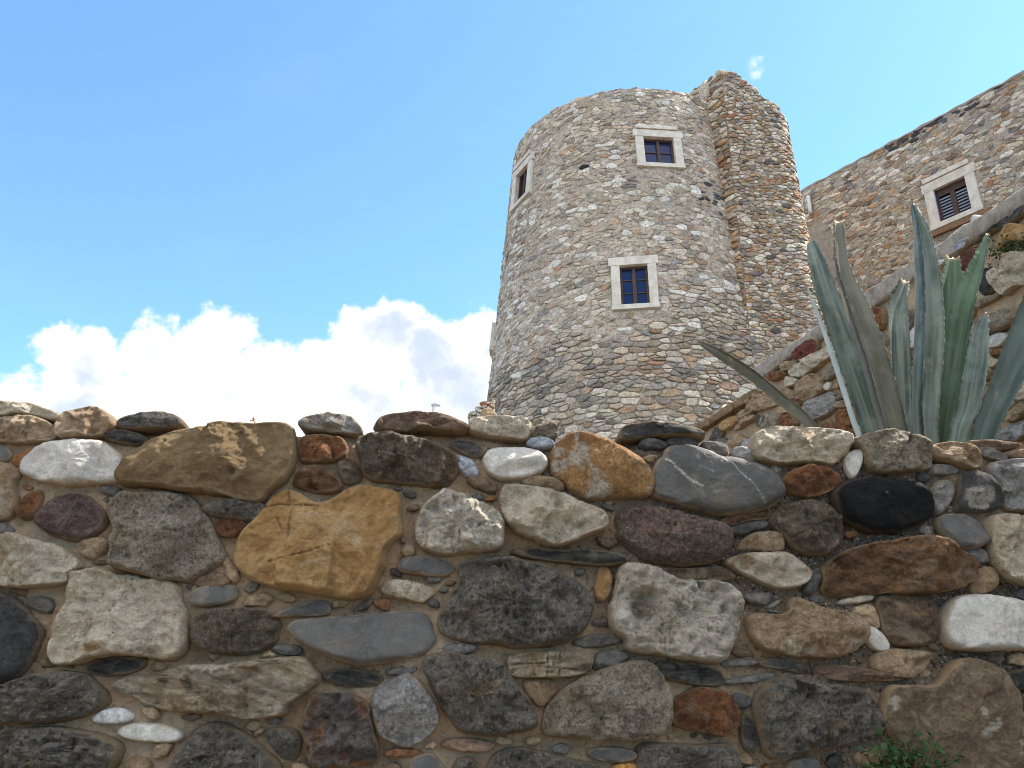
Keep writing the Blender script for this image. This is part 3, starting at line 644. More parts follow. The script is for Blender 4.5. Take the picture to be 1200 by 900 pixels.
# ------------------------------------------------------------------ traced stones on a wall plane
class Plane:
    def __init__(s, O, ea, n):
        s.O = np.array(O, float); s.ea = np.array(ea, float) / np.linalg.norm(ea); s.eb = np.array([0, 0, 1.]); s.n = np.array(n, float) / np.linalg.norm(n)
    def px(s, x, y):
        d = ray(x, y); t = ((s.O - EYEP) @ s.n) / (d @ s.n); q = EYEP + t * d - s.O; return np.array([q @ s.ea, q @ s.eb])
    def xyz(s, a, b, h): return s.O + np.asarray(a)[:, None] * s.ea + np.asarray(b)[:, None] * s.eb + np.asarray(h)[:, None] * s.n
def build_stone(pl, poly, ty, seed, res=.0048, depth=.14, pits=(), marks=(), cracks=(), Hs=1.0, grow=.0075, wk=1.0, chov=None):
    m, H, wf, ch, nf, amp, fq = ST[ty]; r = np.random.default_rng(seed); ch = ch if chov is None else chov
    pc = chaikin(poly, ch); c, A = centroid(pc); pc = c + (pc - c) * (1 + grow / math.sqrt(A)) if grow else pc; c, A = centroid(pc); Rm = math.sqrt(A / math.pi); H = min(H * 1.35, Rm * .68) * Hs; sm = 1.0 if ty in ('slate', 'black', 'basalt', 'orange', 'marble') else 1.9
    NA = int(np.clip(2 * math.pi * Rm * 1.15 / res, 20, 300)); NR = int(np.clip(Rm / res, 5, 60))
    ang = np.arange(NA) / NA * 2 * math.pi; dirs = np.column_stack([np.cos(ang), np.sin(ang)])
    q = pc - c; q2 = np.roll(q, -1, 0); rad = np.zeros(NA)
    for a, b in zip(q, q2):
        e = b - a; den = dirs[:, 0] * e[1] - dirs[:, 1] * e[0]; den = np.where(abs(den) < 1e-12, 1e-12, den)
        t = (a[0] * e[1] - a[1] * e[0]) / den; s_ = (a[0] * dirs[:, 1] - a[1] * dirs[:, 0]) / den
        ok = (t > 0) & (s_ >= 0) & (s_ <= 1); rad = np.where(ok & (t > rad), t, rad)
    rad = np.where(rad <= 0, Rm * .5, rad)
    on = np.column_stack([dirs * Rm * 30 + c * 40, np.full(NA, seed * 1.7)])
    rad = rad * (1 + .06 * fbm(np.column_stack([dirs * 3.2, np.full(NA, seed * 1.7)]), 4, seed, .6)) + (.0018 if ch == 2 else .0045) * fbm(on * .9, 3, seed)
    s = 1 - (1 - np.linspace(0, 1, NR + 1)[1:]) ** 1.25
    Pp = (c + (s[:, None, None] * (rad[:, None] * dirs)[None])).reshape(-1, 2); Pp = np.vstack([c, Pp])
    outl = c + rad[:, None] * dirs; stp = max(1, NA // 90); d = segdist(Pp, outl[::stp]); d[1:].reshape(NR, NA)[-1] = 0
    dm = d.max(); w = max(wf * (.33 if ch < 2 else .66) * wk * dm, .006); e = np.clip(d / w, 0, 1)
    h = H * np.sqrt(np.clip(1 - (1 - e) ** 2.2, 0, 1)) * .8 + H * .2 * (d / dm)
    L = Pp - c
    for k in range(nf + 2):
        th = r.uniform(0, 2 * math.pi); sl = r.uniform(.12, .95); gx = L @ np.array([math.cos(th), math.sin(th)])
        pln = H * r.uniform(.70, 1.0) - sl * (gx - r.uniform(.1, .75) * Rm)
        kk = H * .03 + 1e-4; h = -kk * np.log(np.exp(np.clip(-h / kk, -40, 40)) + np.exp(np.clip(-pln / kk, -40, 40)))
    h = np.maximum(h, .5 * H * np.sqrt(np.clip(1 - (1 - np.clip(d / min(w, .013), 0, 1)) ** 2, 0, 1)))
    if ty not in ('marble', 'orange', 'slate', 'black', 'basalt', 'purple', 'redgran') and Rm > .025:
        ns_ = 7 if Rm < .08 else 16; sd_ = r.normal(0, .55, (ns_, 2)) * np.ptp(outl, axis=0) * .5; D2 = ((L[:, None, :] - sd_[None]) ** 2).sum(2) / Rm ** 2
        fk = .35 if ty in ('sand', 'mud', 'ochre') else 1.0
        D2 = D2 - D2.min(1)[:, None]; wt_ = np.exp(-D2 / .012); wt_ /= wt_.sum(1)[:, None]; gr2 = r.normal(0, .20, (ns_, 2)); of_ = r.normal(0, .07 * H, ns_)
        fc = (((L[:, None, :] - sd_[None]) * gr2[None]).sum(2) + of_[None]); h = h + np.clip(d / .012, 0, 1) * np.clip((wt_ * fc).sum(1), -.45 * H, .4 * H) * fk
    P3 = np.column_stack([Pp, h]); at = np.clip(d / (.35 * w), .15, 1); am = amp * min(1, Rm / .09)
    h = h + at * am * sm * (fbm(P3 * fq + seed * 7.7, 4, seed) * 1.5 + .6 * fbm(P3 * fq * 2.7 + seed, 3, seed + 9, ridge=True)) + np.clip(d / .008, 0, 1) * sm * (.0018 * fbm(P3 * 110, 3, seed + 12) + .0045 * min(1, Rm / .06) * (amp / .008) * fbm(P3 * 44 + seed * 3.3, 4, seed + 15, .6))
    h = h + L @ r.normal(0, .07, 2)
    if ty == 'pitted': h = h - at * .007 * np.clip(fbm(P3 * 38 + seed, 3, seed + 4) - .18, 0, 1) * 3
    if ty in ('schist', 'dschist', 'pschist', 'layer', 'rlayer', 'brust'):
        bb = Pp[:, 1] + .12 * (Pp[:, 0] - c[0]) + .006 * vnoise(P3 * 20, seed); h = h + at * .0035 * vnoise(np.column_stack([Pp[:, 0] * 4, bb * 95, bb * 0]), seed + 2)
    mark = np.zeros(len(Pp)); crack = np.zeros(len(Pp))
    wob = .0016 * vnoise(P3 * 160, seed + 3)
    for (pp, rr, dp) in pits:
        dd = np.hypot(*(Pp - pp).T); h = h - dp * np.clip(1 - (dd / rr) ** 2, 0, 1) ** .7; crack = np.maximum(crack, .45 * np.clip(1 - (dd / rr) ** 2, 0, 1))
    for (pls, rr) in marks:
        dd = (segdist(Pp, pls, False) if len(pls) > 1 else np.hypot(*(Pp - pls[0]).T)) + wob * (1 if len(pls) > 1 else 3); mark = np.maximum(mark, np.clip((rr - dd) / (.35 * rr) + .5, 0, 1))
    for (pls, rr) in cracks:
        dd = segdist(Pp, pls, False) + wob; k = np.clip(1 - dd / rr, 0, 1); h = h - .005 * k; crack = np.maximum(crack, k * .9)
    V = pl.xyz(Pp[:, 0], Pp[:, 1], h); rim = np.exp(-d / .008)
    edge = V[-NA:]; o2 = c + (outl - c) * .97
    bk1 = pl.xyz(o2[:, 0], o2[:, 1], np.full(NA, -.05)); bk2 = pl.xyz(c[0] + (outl[:, 0] - c[0]) * .9, c[1] + (outl[:, 1] - c[1]) * .9, np.full(NA, -depth)); bc = pl.xyz([c[0]], [c[1]], [-depth - .01])
    V = np.vstack([V, bk1, bk2, bc]); z0 = np.zeros(2 * NA + 1)
    i = np.arange(NA); j = (i + 1) % NA; Q = []
    for k in range(NR + 1):
        a = 1 + k * NA; Q.append(np.column_stack([a + i, a + NA + i, a + NA + j, a + j]))
    T = np.vstack([np.column_stack([np.zeros(NA, int), 1 + i, 1 + j]), np.column_stack([1 + (NR + 1) * NA + i, np.full(NA, len(V) - 1), 1 + (NR + 1) * NA + j])])
    return dict(V=V, Q=np.vstack(Q), T=T, rim=np.concatenate([rim, np.ones(2 * NA), [1]]), mark=np.concatenate([mark, z0]), crack=np.concatenate([crack, z0]), m=m, A=A, c=pl.xyz([c[0]], [c[1]], [0])[0], poly=outl[::max(1, stp)], ty=ty)
TYCOL = {'marble': (.55, .54, .51), 'lime': (.46, .39, .29), 'pitted': (.44, .39, .32), 'sand': (.26, .165, .075), 'beige': (.34, .25, .16), 'granite': (.23, .205, .165), 'gdark': (.14, .125, .10),
         'gbrown': (.14, .11, .08), 'pgran': (.30, .29, .275), 'purple': (.13, .08, .075), 'redgran': (.14, .095, .075), 'basalt': (.036, .036, .038), 'black': (.01, .01, .011), 'slate': (.075, .072, .068),
         'schist': (.13, .12, .105), 'dschist': (.07, .066, .062), 'pschist': (.24, .155, .105), 'ochre': (.42, .21, .06), 'orange': (.34, .16, .05), 'rust': (.23, .10, .042), 'brust': (.2, .1, .05),
         'brown': (.16, .11, .07), 'tan': (.32, .23, .14), 'layer': (.45, .38, .28), 'rlayer': (.18, .15, .125), 'mud': (.15, .105, .067), 'blue': (.32, .33, .36), 'maroon': (.14, .05, .035)}
REG = {'A': (0, 460, 4), 'B': (300, 460, 4), 'C': (600, 460, 4), 'D': (900, 460, 4), 'E': (0, 675, 4), 'F': (300, 675, 4), 'G': (600, 675, 4), 'H': (900, 675, 4), 'P': (400, 450, 2),
       'S': (810, 380, 6), 'U': (1040, 220, 6), 'X': (1000, 360, 5.295)}
def topx(rg, pts): x, y, s = REG[rg]; return [(x + a / s, y + b / s) for a, b in pts]
STONES = [
('A','lime',[(-60,40),(0,42),(80,55),(160,62),(250,90),(300,105),(298,150),(240,135),(150,115),(60,115),(-60,125)]),
('A','beige',[(-60,125),(60,130),(130,122),(190,125),(280,180),(285,235),(120,245),(0,240),(-60,240)]),
('A','beige',[(300,105),(360,85),(450,68),(500,90),(545,130),(550,165),(510,190),(480,215),(380,225),(285,225),(285,150)]),
('A','schist',[(560,130),(620,105),(700,102),(790,98),(850,130),(855,160),(800,170),(700,180),(600,175),(550,160)]),
('A','dschist',[(490,190),(560,178),(650,190),(690,230),(640,248),(560,240),(500,220)]),
('A','marble',[(115,380),(135,310),(190,265),(290,240),(400,232),(490,240),(545,275),(580,310),(580,390),(560,425),(480,430),(330,440),(240,425),(140,400)]),
('A','rust',[(60,320),(110,285),(180,255),(150,290),(130,320),(100,350)]),
('A','sand',[(578,440),(576,380),(620,320),(680,275),(700,240),(760,210),(830,190),(960,182),(1080,160),(1200,150),(1300,148),(1370,160),(1380,240),(1385,340),(1350,400),(1290,450),(1230,520),(1140,505),(1040,485),(900,470),(760,455),(650,445)]),
('A','tan',[(-40,340),(30,335),(90,370),(110,400),(70,425),(100,520),(60,590),(0,600),(-60,600),(-60,340)]),
('A','rust',[(85,560),(120,490),(160,460),(195,470),(190,530),(160,590),(110,590)]),
('A','purple',[(165,600),(210,545),(260,500),(340,475),(410,485),(470,540),(515,580),(500,630),(440,680),(370,700),(280,680),(210,650)]),
('A','granite',[(525,545),(560,500),(640,470),(740,472),(850,478),(900,490),(960,560),(1010,650),(1050,740),(1065,790),(990,830),(900,890),(780,880),(680,855),(570,840),(535,800),(545,730),(560,640),(535,590)]),
('A','gdark',[(960,545),(1010,510),(1100,505),(1230,515),(1260,560),(1210,605),(1100,600),(1000,580),(965,565)]),
('A','rust',[(1010,610),(1060,590),(1150,610),(1155,650),(1100,675),(1030,680)]),
('A','beige',[(355,715),(430,690),(510,690),(500,750),(440,778),(390,765)]),
('A','lime',[(-60,680),(60,685),(100,668),(180,700),(270,715),(330,740),(400,825),(330,850),(320,900),(100,920),(-60,900)]),
('A','tan',[(1040,790),(1060,770),(1125,850),(1100,890),(1075,870)]),
('A','brown',[(900,890),(1000,840),(1060,860),(1080,900),(980,930)]),
('A','slate',[(-60,240),(30,245),(60,290),(30,330),(-60,335)]),
('A','schist',[(-60,610),(50,620),(60,660),(0,685),(-60,680)]),
('B','pgran',[(205,165),(230,125),(310,105),(440,105),(470,140),(495,180),(480,195),(380,190),(280,185)]),
('B','rust',[(205,290),(210,220),(280,205),(380,210),(420,230),(428,285),(380,325),(260,335),(215,325)]),
('B','brust',[(175,435),(200,385),(270,345),(330,365),(410,430),(380,465),(310,475),(220,450)]),
('B','gbrown',[(380,340),(440,305),(490,360),(500,410),(430,435),(405,400)]),
('B','pschist',[(552,180),(570,140),(620,105),(760,102),(850,105),(900,125),(990,155),(1000,175),(950,200),(850,190),(700,188)]),
('B','gbrown',[(460,240),(560,205),(720,210),(830,250),(910,275),(950,340),(930,410),(870,450),(800,440),(640,425),(540,420),(490,340)]),
('B','schist',[(900,245),(960,220),(1060,255),(1075,290),(1030,310),(960,285)]),
('B','blue',[(920,305),(960,300),(1015,320),(1045,385),(990,395),(960,360)]),
('B','brown',[(1000,400),(1060,395),(1130,430),(1120,475),(1060,460),(1000,430)]),
('B','marble',[(1060,320),(1080,275),(1150,262),(1260,265),(1330,285),(1360,330),(1330,385),(1250,405),(1150,415),(1090,380)]),
('B','lime',[(1000,160),(1020,130),(1080,122),(1200,125),(1284,132),(1282,220),(1200,222),(1080,212),(1010,190)]),
('B','tan',[(1060,122),(1066,85),(1090,78),(1115,98),(1115,126)]),
('B','ochre',[(-90,760),(-60,650),(0,620),(50,560),(70,500),(130,465),(200,470),(260,510),(310,530),(370,500),(440,448),(480,446),(550,450),(640,470),(685,520),(690,600),(685,670),(640,710),(600,750),(610,810),(580,880),(550,925),(490,978),(400,960),(250,935),(120,925),(20,890),(-60,840)]),
('B','pitted',[(750,660),(765,590),(780,535),(850,490),(880,462),(940,475),(1020,510),(1100,545),(1155,590),(1160,650),(1145,740),(1080,750),(980,755),(900,770),(800,750),(760,710)]),
('B','slate',[(660,840),(690,780),(750,768),(920,800),(915,850),(860,862),(760,855)]),
('B','tan',[(685,740),(715,715),(738,725),(735,760),(700,765)]),
('C','granite',[(80,190),(100,140),(130,125),(190,135),(212,175),(200,215),(150,215),(90,205)]),
('C','blue',[(75,230),(95,205),(190,225),(185,255),(140,265),(80,250)]),
('C','orange',[(178,340),(190,280),(240,215),(300,190),(360,200),(420,225),(500,265),(570,310),(620,360),(650,420),(640,480),(580,500),(470,495),(380,508),(310,490),(240,430),(190,390)]),
('C','dschist',[(510,210),(525,150),(620,148),(740,150),(830,170),(885,185),(893,225),(830,218),(740,210),(640,214),(540,228)]),
('C','dschist',[(600,245),(620,220),(700,227),(730,250),(690,265),(620,262)]),
('C','dschist',[(725,220),(790,214),(850,220),(870,250),(820,260),(740,250)]),
('C','schist',[(890,240),(940,230),(1000,245),(1018,280),(985,300),(930,285)]),
('C','pgran',[(1035,280),(1060,260),(1150,272),(1160,310),(1130,325),(1045,315)]),
('C','slate',[(645,470),(650,400),(680,330),(710,310),(720,265),(790,258),(870,270),(960,310),(1100,330),(1180,370),(1240,420),(1275,490),(1200,545),(1080,575),(960,580),(860,560),(760,520),(670,500)]),
('C','lime',[(-60,480),(-20,440),(40,435),(130,450),(220,470),(320,530),(400,555),(440,605),(430,650),(360,670),(260,715),(200,730),(100,700),(0,650),(-50,580)]),
('C','tan',[(48,415),(60,395),(140,397),(220,415),(245,455),(210,468),(120,445),(60,435)]),
('C','dschist',[(0,750),(40,725),(200,745),(380,740),(500,770),(525,795),(480,815),(330,810),(150,790),(30,770)]),
('C','redgran',[(485,620),(495,560),(560,530),(660,545),(760,565),(850,600),(950,620),(1000,660),(1000,720),(960,790),(880,815),(760,815),(640,800),(560,745),(490,690)]),
('C','brown',[(640,825),(760,828),(880,825),(960,812),(1030,850),(1030,885),(900,885),(760,880),(690,850)]),
('C','brust',[(975,610),(1010,585),(1120,570),(1210,560),(1240,585),(1130,605),(1000,630)]),
('C','dschist',[(1000,640),(1100,610),(1200,605),(1180,640),(1090,665),(1020,660)]),
('C','tan',[(1050,735),(1090,680),(1160,655),(1250,655),(1265,700),(1262,745),(1180,742),(1100,745)]),
('C','lime',[(980,800),(1040,770),(1160,755),(1290,755),(1340,790),(1390,830),(1380,870),(1340,910),(1250,925),(1170,900),(1080,850)]),
('C','ochre',[(400,880),(405,830),(440,818),(465,850),(465,900),(445,970),(395,965),(390,920)]),
('P','gdark',[(225,560),(240,510),(278,465),(280,425),(330,405),(420,410),(520,445),(580,485),(588,530),(560,590),(500,612),(430,620),(330,608),(260,600)]),
('P','gdark',[(190,650),(230,630),(310,638),(370,645),(400,695),(440,740),(465,795),(440,810),(340,825),(270,810),(240,760),(205,700)]),
('P','schist',[(215,625),(260,607),(320,613),(300,632),(250,638)]),
('G','pitted',[(445,200),(470,90),(480,20),(500,-50),(560,-55),(640,-42),(700,-10),(780,25),(860,20),(960,10),(1030,50),(1075,100),(1080,180),(1060,250),(1000,370),(960,415),(870,405),(750,385),(690,365),(600,360),(520,340),(530,290),(470,260)]),
('G','layer',[(0,365),(100,355),(240,352),(362,352),(370,430),(320,465),(250,480),(130,472),(20,480),(-16,460),(-15,380)]),
('G','tan',[(40,490),(120,485),(190,490),(205,525),(180,580),(140,612),(110,600),(70,550)]),
('G','granite',[(150,740),(150,640),(190,570),(300,490),(420,440),(560,395),(630,395),(680,460),(720,520),(730,620),(725,690),(690,750),(560,765),(350,760),(200,755)]),
('G','rust',[(740,690),(750,590),(790,560),(850,525),(930,530),(1000,540),(1040,610),(1055,690),(980,750),(900,730),(820,720)]),
('G','dschist',[(670,430),(710,395),(800,410),(920,430),(980,450),(990,510),(900,515),(760,490),(700,470)]),
('G','schist',[(985,490),(1080,475),(1220,445),(1220,485),(1100,500),(1000,508)]),
('G','schist',[(985,400),(1050,390),(1140,395),(1130,415),(1040,425),(980,420)]),
('G','slate',[(1010,580),(1050,550),(1110,570),(1115,605),(1060,620),(1025,605)]),
('G','schist',[(1055,670),(1100,650),(1140,700),(1160,780),(1120,820),(1080,800)]),
('G','slate',[(355,825),(400,805),(500,803),(570,825),(575,855),(500,872),(400,865)]),
('G','gdark',[(590,830),(610,780),(760,785),(900,790),(1020,780),(1045,850),(1050,960),(590,960)]),
('G','gdark',[(-120,960),(-100,850),(-20,800),(80,805),(200,840),(350,875),(450,890),(455,960)]),
('G','schist',[(380,440),(390,370),(470,345),(550,375),(500,410),(430,430)]),
('G','schist',[(280,310),(380,275),(500,280),(515,310),(440,325),(330,335)]),
('G','ochre',[(470,885),(580,876),(580,940),(470,940)]),
('G','schist',[(1085,90),(1200,80),(1215,110),(1180,140),(1090,115)]),
('H','schist',[(-40,395),(40,385),(140,410),(195,440),(180,465),(60,440),(-40,425)]),
('H','tan',[(-120,200),(-60,175),(20,185),(80,180),(90,110),(130,105),(200,140),(250,160),(370,170),(440,230),(435,300),(390,350),(300,380),(180,385),(60,365),(-30,350),(-90,290)]),
('H','lime',[(325,125),(380,100),(480,85),(492,110),(420,125),(350,135)]),
('H','tan',[(395,150),(480,128),(505,200),(510,245),(440,212),(402,190)]),
('H','marble',[(435,260),(440,230),(480,235),(540,280),(558,340),(530,355),(470,330)]),
('H','brown',[(505,110),(560,92),(640,90),(740,110),(770,200),(780,270),(740,325),(640,332),(570,315),(530,250),(515,190)]),
('H','marble',[(790,230),(820,170),(850,110),(920,92),(1020,92),(1140,105),(1240,130),(1280,200),(1270,350),(1200,350),(1080,345),(960,355),(850,345),(810,300)]),
('H','beige',[(480,430),(490,370),(560,345),(740,345),(740,385),(690,465),(600,475),(520,455)]),
('H','pschist',[(210,430),(280,412),(400,427),(480,442),(560,462),(660,480),(560,492),(430,495),(280,485)]),
('H','gdark',[(-80,620),(-40,520),(30,475),(150,480),(300,510),(420,525),(480,580),(530,660),(540,720),(420,770),(280,800),(120,830),(0,860),(-40,760)]),
('H','mud',[(520,700),(530,510),(640,515),(760,520),(800,450),(860,390),(960,390),(1060,440),(1140,540),(1165,650),(1190,760),(1210,960),(700,960),(620,800)]),
('H','basalt',[(1110,490),(1140,445),(1260,430),(1260,530),(1140,525)]),
('H','basalt',[(1150,570),(1260,545),(1260,720),(1200,740),(1170,660)]),
('D','brust',[(235,820),(330,755),(440,720),(560,700),(700,675),(800,710),(860,770),(940,800),(940,880),(860,920),(760,945),(640,940),(520,945),(400,960),(250,950),(260,880)]),
('H','lime',[(790,690),(800,665),(830,680),(832,720),(810,730),(790,710)]),
('H','slate',[(165,50),(190,-20),(245,-25),(235,40),(200,90),(170,80)]),
('H','slate',[(90,890),(110,860),(230,850),(240,960),(90,960)]),
('H','dschist',[(1160,90),(1180,60),(1260,60),(1260,120),(1180,118)]),
('D','lime',[(-80,250),(-60,200),(0,172),(150,178),(300,185),(360,220),(355,265),(310,345),(200,340),(50,335),(-60,330),(-85,300)]),
('D','marble',[(345,320),(370,285),(435,268),(435,320),(405,405),(370,390)]),
('D','granite',[(370,235),(440,210),(540,190),(640,205),(720,225),(750,270),(755,320),(735,370),(600,375),(500,385),(445,350),(440,265)]),
('D','tan',[(755,265),(800,240),(900,240),(970,265),(995,330),(960,365),(880,350),(790,315),(760,300)]),
('D','brown',[(925,228),(1000,222),(1120,235),(1180,250),(1110,275),(1000,262)]),
('D','schist',[(975,268),(1020,258),(1110,300),(1115,320),(1050,318),(990,290)]),
('D','brown',[(1085,285),(1160,272),(1260,267),(1260,316),(1130,308)]),
('D','pgran',[(1010,360),(1060,325),(1160,320),(1260,320),(1260,575),(1180,560),(1100,550),(1080,480),(1040,410)]),
('D','rust',[(52,420),(90,380),(190,342),(240,355),(325,390),(325,430),(270,470),(210,495),(120,480),(70,460)]),
('D','black',[(290,480),(330,440),(420,420),(470,400),(560,420),(680,425),(735,460),(750,520),(745,590),(690,620),(610,650),(600,665),(560,650),(480,660),(400,635),(340,590),(305,540)]),
('D','basalt',[(870,520),(890,440),(890,380),(940,370),(1010,390),(1060,450),(1088,520),(1060,555),(980,560),(880,560)]),
('D','pgran',[(750,480),(790,420),(850,420),(868,460),(840,530),(800,570),(760,550)]),
('D','schist',[(750,350),(790,340),(870,345),(890,375),(830,390),(755,388)]),
('D','slate',[(780,610),(810,575),(900,570),(970,600),(1015,680),(1005,720),(930,735),(870,730),(810,670)]),
('D','gbrown',[(0,610),(40,550),(110,515),(200,505),(270,530),(320,600),(330,690),(290,750),(220,770),(120,740),(60,660)]),
('D','lime',[(1010,600),(1050,578),(1140,590),(1260,590),(1260,910),(1180,905),(1080,860),(1030,780),(1015,690)]),
('D','tan',[(940,900),(990,820),(1050,840),(1070,890),(1030,930),(960,950)]),
('D','schist',[(880,740),(1000,735),(1020,790),(980,800),(900,775)]),
('E','basalt',[(-80,110),(0,85),(60,100),(130,160),(190,230),(205,280),(170,360),(130,430),(80,485),(0,485),(-80,480)]),
('E','lime',[(250,390),(255,320),(300,200),(335,80),(350,0),(370,-20),(480,-30),(570,-5),(700,15),(830,30),(860,90),(885,190),(885,330),(850,380),(800,395),(720,380),(600,370),(500,380),(400,410),(290,420)]),
('E','dschist',[(405,425),(480,392),(600,380),(680,385),(670,430),(600,460),(480,470)]),
('E','slate',[(890,100),(930,60),(1020,42),(1105,45),(1110,100),(1060,130),(960,145),(900,130)]),
('E','gbrown',[(905,250),(920,200),(1000,160),(1120,150),(1220,160),(1300,190),(1315,260),(1280,340),(1180,370),(1050,365),(960,340),(915,300)]),
('E','gdark',[(-80,560),(0,520),(100,485),(200,455),(300,445),(400,455),(460,500),(505,570),(490,620),(400,660),(260,690),(100,690),(-80,690)]),
('E','gdark',[(-80,760),(0,740),(120,710),(250,705),(400,720),(520,750),(580,790),(570,850),(500,960),(-80,960)]),
('E','marble',[(435,665),(500,625),(560,620),(625,650),(600,680),(540,690),(460,688)]),
('E','marble',[(555,740),(590,700),(680,688),(800,700),(862,740),(830,775),(720,778),(600,762)]),
('E','layer',[(555,500),(580,475),(680,460),(780,455),(860,420),(960,415),(1080,415),(1200,400),(1300,385),(1440,375),(1465,430),(1500,490),(1440,540),(1350,600),(1345,650),(1260,660),(1130,665),(1050,630),(980,640),(820,640),(700,600),(650,560),(560,545)]),
('E','gdark',[(750,960),(850,830),(900,740),(960,695),(1050,690),(1150,730),(1220,790),(1330,900),(1330,960)]),
('E','tan',[(560,900),(630,845),(700,860),(700,960),(560,960)]),
('F','gdark',[(40,740),(80,715),(170,710),(210,760),(200,830),(160,860),(100,830)]),
('F','slate',[(70,185),(150,160),(280,112),(330,125),(345,160),(330,185),(220,190),(120,195)]),
('F','slate',[(165,250),(200,210),(300,200),(500,185),(680,162),(760,165),(800,190),(830,260),(840,320),(780,365),(680,390),(590,415),(480,420),(400,395),(300,345),(200,300)]),
('F','lime',[(580,60),(620,25),(700,20),(790,40),(845,70),(800,110),(760,128),(670,105),(600,85)]),
('F','dschist',[(315,460),(350,440),(470,440),(570,450),(585,490),(540,520),(400,515),(330,490)]),
('F','pgran',[(550,530),(600,505),(660,470),(735,460),(790,530),(840,600),(862,670),(820,730),(740,795),(690,800),(630,770),(570,730),(550,660)]),
('F','rlayer',[(245,640),(270,580),(330,540),(440,545),(530,600),(550,700),(585,860),(520,890),(400,890),(280,890),(240,800)]),
('F','schist',[(75,340),(120,318),(200,325),(215,360),(170,375),(110,365)]),
('F','pschist',[(870,800),(900,765),(1000,765),(1090,775),(1100,815),(1000,825)]),
('F','brust',[(600,840),(640,810),(740,805),(780,830),(720,850)]),
('F','slate',[(710,960),(730,870),(790,830),(840,845),(880,900),(890,960)]),
('F','gdark',[(910,960),(930,870),(980,850),(1040,870),(1060,960)]),
('F','schist',[(600,450),(680,422),(750,418),(740,455),(650,468)]),
]
NAMED = {('B', 'ochre', -90): 'large ochre orange heart-shaped stone', ('A', 'sand', 578): 'long pitted tan sandstone block', ('D', 'black', 290): 'jet black stone',
         ('C', 'slate', 645): 'smooth dark grey stone with thin white veins', ('C', 'orange', 178): 'rounded orange boulder with whitish patches', ('A', 'marble', 115): 'smooth white marble stone',
         ('G', 'pitted', 445): 'large pitted white limestone block', ('A', 'purple', 165): 'purplish rounded stone', ('C', 'redgran', 485): 'reddish speckled stone', ('G', 'layer', 0): 'small white layered stone',
         ('D', 'brust', 235): 'large rust brown stone', ('E', 'layer', 555): 'long ragged cream and tan stone', ('D', 'basalt', 870): 'black stone with a white patch'}
FW = Plane((0, WY0, EYE), (1, WSL, 0), (WSL, -1, 0))
def fpx(rg, x, y): (a, b), = topx(rg, [(x, y)]); return FW.px(a, b)
wallo = thing('stone_wall', 'near wall of large mixed field stones set in brown mortar', 'wall', (0, WY0 + .25, 0))
built = []
for k, (rg, ty, pts) in enumerate(STONES):
    poly = np.array([FW.px(*p) for p in topx(rg, pts)]); kw = {}
    key = (rg, ty, pts[0][0])
    m4 = FW.px(604, 700)[0] - FW.px(600, 700)[0]; m4 = abs(m4) / 16        # metres per crop pixel
    if key == ('A', 'sand', 578): kw['pits'] = [(fpx('A', *p), r_ * m4, dp) for p, r_, dp in (((985, 192), 22, .02), ((1113, 395), 19, .014), ((862, 320), 9, .008), ((740, 355), 9, .008), ((835, 375), 9, .008), ((795, 250), 9, .008), ((1110, 297), 10, .008), ((1150, 212), 10, .008))]
    if key == ('G', 'pitted', 445): kw['pits'] = [(fpx('G', *p), r_ * m4, dp) for p, r_, dp in (((600, 140), 80, .032), ((575, 185), 35, .012), ((985, 158), 26, .022), ((865, 45), 17, .018), ((830, 160), 9, .008), ((690, 90), 26, .01), ((925, 272), 9, .008), ((950, 276), 9, .008), ((805, 295), 10, .008), ((560, 235), 30, .008))]
    if key == ('C', 'slate', 645): kw['marks'] = [([fpx('C', *p) for p in ((708, 330), (740, 345), (770, 385), (810, 430), (860, 465))], 4.5 * m4), ([fpx('C', *p) for p in ((890, 290), (960, 335), (1005, 365), (1040, 410), (1080, 440), (1130, 500), (1155, 535))], 2.5 * m4)]; kw['res'] = .003
    if key == ('D', 'basalt', 870): kw['marks'] = [([fpx('D', *p) for p in ((930, 490), (1000, 490))], 38 * m4), ([fpx('D', *p) for p in ((940, 520), (985, 530))], 28 * m4)]
    if key == ('H', 'mud', 520): kw['marks'] = [([fpx('H', *p)], r_ * m4) for p, r_ in (((930, 628), 18), ((985, 700), 28), ((960, 728), 24), ((1005, 680), 18), ((550, 585), 22), ((560, 615), 16), ((1140, 720), 18), ((1130, 775), 12), ((1137, 826), 8))]
    if key == ('B', 'ochre', -90): kw['cracks'] = [([fpx('B', *p) for p in ((160, 470), (178, 560), (170, 680), (155, 760))], 5 * m4), ([fpx('B', *p) for p in ((80, 805), (190, 785), (260, 770), (360, 735))], 5 * m4), ([fpx('B', *p) for p in ((40, 550), (120, 535), (300, 545))], 4 * m4), ([fpx('B', *p) for p in ((110, 600), (140, 660))], 4 * m4)]; kw['res'] = .0036
    if key == ('G', 'layer', 0): kw['cracks'] = [([fpx('G', *p) for p in q], 5 * m4) for q in (((158, 355), (155, 475)), ((215, 355), (212, 470)), ((0, 415), (150, 410)), ((95, 440), (100, 475)), ((160, 430), (300, 440)))]; kw['res'] = .003
    ytop = min(p[1] for p in topx(rg, pts))
    b_ = build_stone(FW, poly, ty, k + 1, depth=.28 if ytop < 505 else .14, **kw); b_['lab'] = NAMED.get(key); built.append(b_)
order = sorted(range(len(built)), key=lambda i: -built[i]['A'] - (10 if built[i]['lab'] else 0)); big = set(order[:100])
small = []
